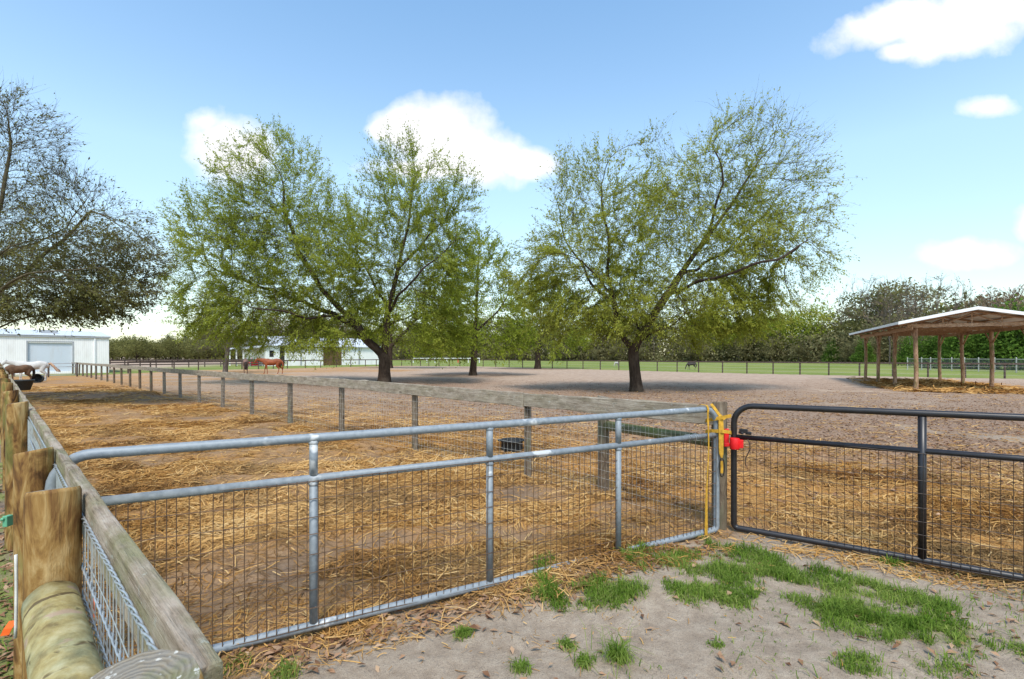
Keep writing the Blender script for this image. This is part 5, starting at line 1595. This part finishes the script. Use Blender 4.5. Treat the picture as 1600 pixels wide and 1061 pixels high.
n_ = 16000
uu_ = rng.uniform(-1.2, 12.6, n_); vv_ = rng.uniform(-1.2, 5.2, n_)
kp = rng.random(n_) < sstep(.30, .5, fbm(uu_ * .7, vv_ * .7, 15)) * sstep(-1.3, .2, vv_) * sstep(5.4, 4.0, vv_)
Pb = np.stack([P4.x + u_.x * uu_ + v_.x * vv_, P4.y + u_.y * uu_ + v_.y * vv_], 1)[kp]; nb = len(Pb)
V, Fc, own = ribbons(Pb, rng.uniform(.25, .7, nb), rng.uniform(.03, .07, nb), rng.random(nb) * 6.283, rng.normal(0, 1, nb), rng.normal(0, .12, nb), rng.random(nb) * .05)
o = link(bpy.data.objects.new('straw_bedding', np_mesh('straw_bedding', V, Fc, MT['straw'], False, dict(tint=np.clip(rng.normal(.45, .22, nb), 0, .9)[own]))))
tag(o, 'orange brown straw bedding spread on the ground under the open shelter', 'straw', kind='stuff')

# ------------------------------------------------------------------ sky, sun
SUN_EL, SUN_AZ = math.radians(57), math.radians(178)        # azimuth clockwise from +Y
wld = bpy.data.worlds.new('World'); sc.world = wld; wld.use_nodes = True
wt = wld.node_tree; wt.nodes.clear()
W = NT.__new__(NT); W.t = wt; W.mat = None
out = wt.nodes.new('ShaderNodeOutputWorld'); bgn = wt.nodes.new('ShaderNodeBackground')
sky = wt.nodes.new('ShaderNodeTexSky'); sky.sky_type = 'NISHITA'; sky.sun_disc = False
sky.sun_elevation = SUN_EL; sky.sun_rotation = SUN_AZ; sky.air_density = 1.0; sky.dust_density = .6; sky.ozone_density = 1.2
tc = wt.nodes.new('ShaderNodeTexCoord'); sp = wt.nodes.new('ShaderNodeSeparateXYZ'); wt.links.new(tc.outputs['Generated'], sp.inputs[0])
ysafe = W.math('MAXIMUM', sp.outputs[1], .02)
uu = W.math('DIVIDE', sp.outputs[0], ysafe); vv = W.math('DIVIDE', sp.outputs[2], ysafe)
cv = wt.nodes.new('ShaderNodeCombineXYZ'); wt.links.new(uu, cv.inputs[0]); wt.links.new(vv, cv.inputs[1])
n1 = W.noise(cv.outputs[0], 7, 6, .55); n2 = W.noise(cv.outputs[0], 22, 5, .55)
CL = [(690, 212, 82, 58, 0, 1), (640, 200, 58, 32, 0, 1), (745, 242, 85, 46, -.2, 1), (815, 256, 60, 26, 0, 1), (600, 203, 26, 18, 0, 1), (690, 262, 130, 18, 0, .8),
      (368, 240, 70, 48, 0, .9), (318, 190, 28, 18, 0, .35),
      (1400, 36, 125, 30, .25, .9), (1510, 34, 120, 50, .25, 1), (1590, 5, 90, 40, .3, 1), (1405, 80, 34, 16, .2, .8), (1470, 70, 60, 24, .2, .9),
      (1541, 168, 50, 18, 0, .8), (1518, 396, 82, 24, 0, .8), (1605, 350, 22, 30, 0, .7)]
acc = None
for (px, py, rx, ry, rot, amp) in CL:
    u0, v0 = (px - 800) / F, (HY - py) / F
    du = W.math('SUBTRACT', uu, u0); dv = W.math('SUBTRACT', vv, v0)
    ca, sa = math.cos(rot), math.sin(rot)
    a_ = W.math('ADD', W.math('MULTIPLY', du, ca * F / rx), W.math('MULTIPLY', dv, sa * F / rx))
    b_ = W.math('ADD', W.math('MULTIPLY', du, -sa * F / ry), W.math('MULTIPLY', dv, ca * F / ry))
    d_ = W.math('SQRT', W.math('ADD', W.math('MULTIPLY', a_, a_), W.math('MULTIPLY', b_, b_)))
    e_ = W.math('MULTIPLY', W.math('SUBTRACT', 1.25, d_), amp)
    acc = e_ if acc is None else W.math('MAXIMUM', acc, e_)
dens_ = W.math('ADD', acc, W.math('ADD', W.math('MULTIPLY', W.math('SUBTRACT', n1, .5), 1.15), W.math('MULTIPLY', W.math('SUBTRACT', n2, .5), .6)))
cf_ = W.ramp(dens_, [(.02, 0.0), (.62, 1.0)])
cf_ = W.math('MULTIPLY', cf_, W.math('GREATER_THAN', sp.outputs[1], .05))
ccol = W.ramp(W.noise(cv.outputs[0], 9, 5, .6), [(.3, (.80, .815, .85)), (.66, (1.0, 1.0, 1.0))])
ccol2 = W.mix(1.0, ccol, (4.0, 4.0, 4.05), 'MULTIPLY')
skyc = W.mix(1.0, sky.outputs[0], (1.18, 1.15, .97), 'MULTIPLY')
skyc = W.mix(1.0, skyc, W.ramp(sp.outputs[2], [(0.0, (.52, .53, .58)), (.13, (.68, .665, .675)), (.34, (.92, .93, .96)), (.62, (.72, .87, 1.0))]), 'MULTIPLY')
mixc = W.mix(cf_, skyc, ccol2)
wt.links.new(mixc, bgn.inputs[0]); bgn.inputs[1].default_value = .15
wt.links.new(bgn.outputs[0], out.inputs[0])

sl = bpy.data.lights.new('sun', 'SUN'); sl.energy = 1.8; sl.angle = math.radians(14); sl.color = (1, .945, .86)
so = link(bpy.data.objects.new('sun', sl))
dirv = Vector((math.sin(SUN_AZ) * math.cos(SUN_EL), math.cos(SUN_AZ) * math.cos(SUN_EL), math.sin(SUN_EL)))
so.rotation_euler = dirv.to_track_quat('Z', 'Y').to_euler(); so.location = (0, 0, 60)

sc.view_settings.view_transform = 'Standard'; sc.view_settings.look = 'None'; sc.view_settings.gamma = 1.0
sc.view_settings.exposure = 1.12
sc.render.film_transparent = False
sc.cycles.max_bounces = 6; sc.cycles.diffuse_bounces = 3; sc.cycles.transparent_max_bounces = 4
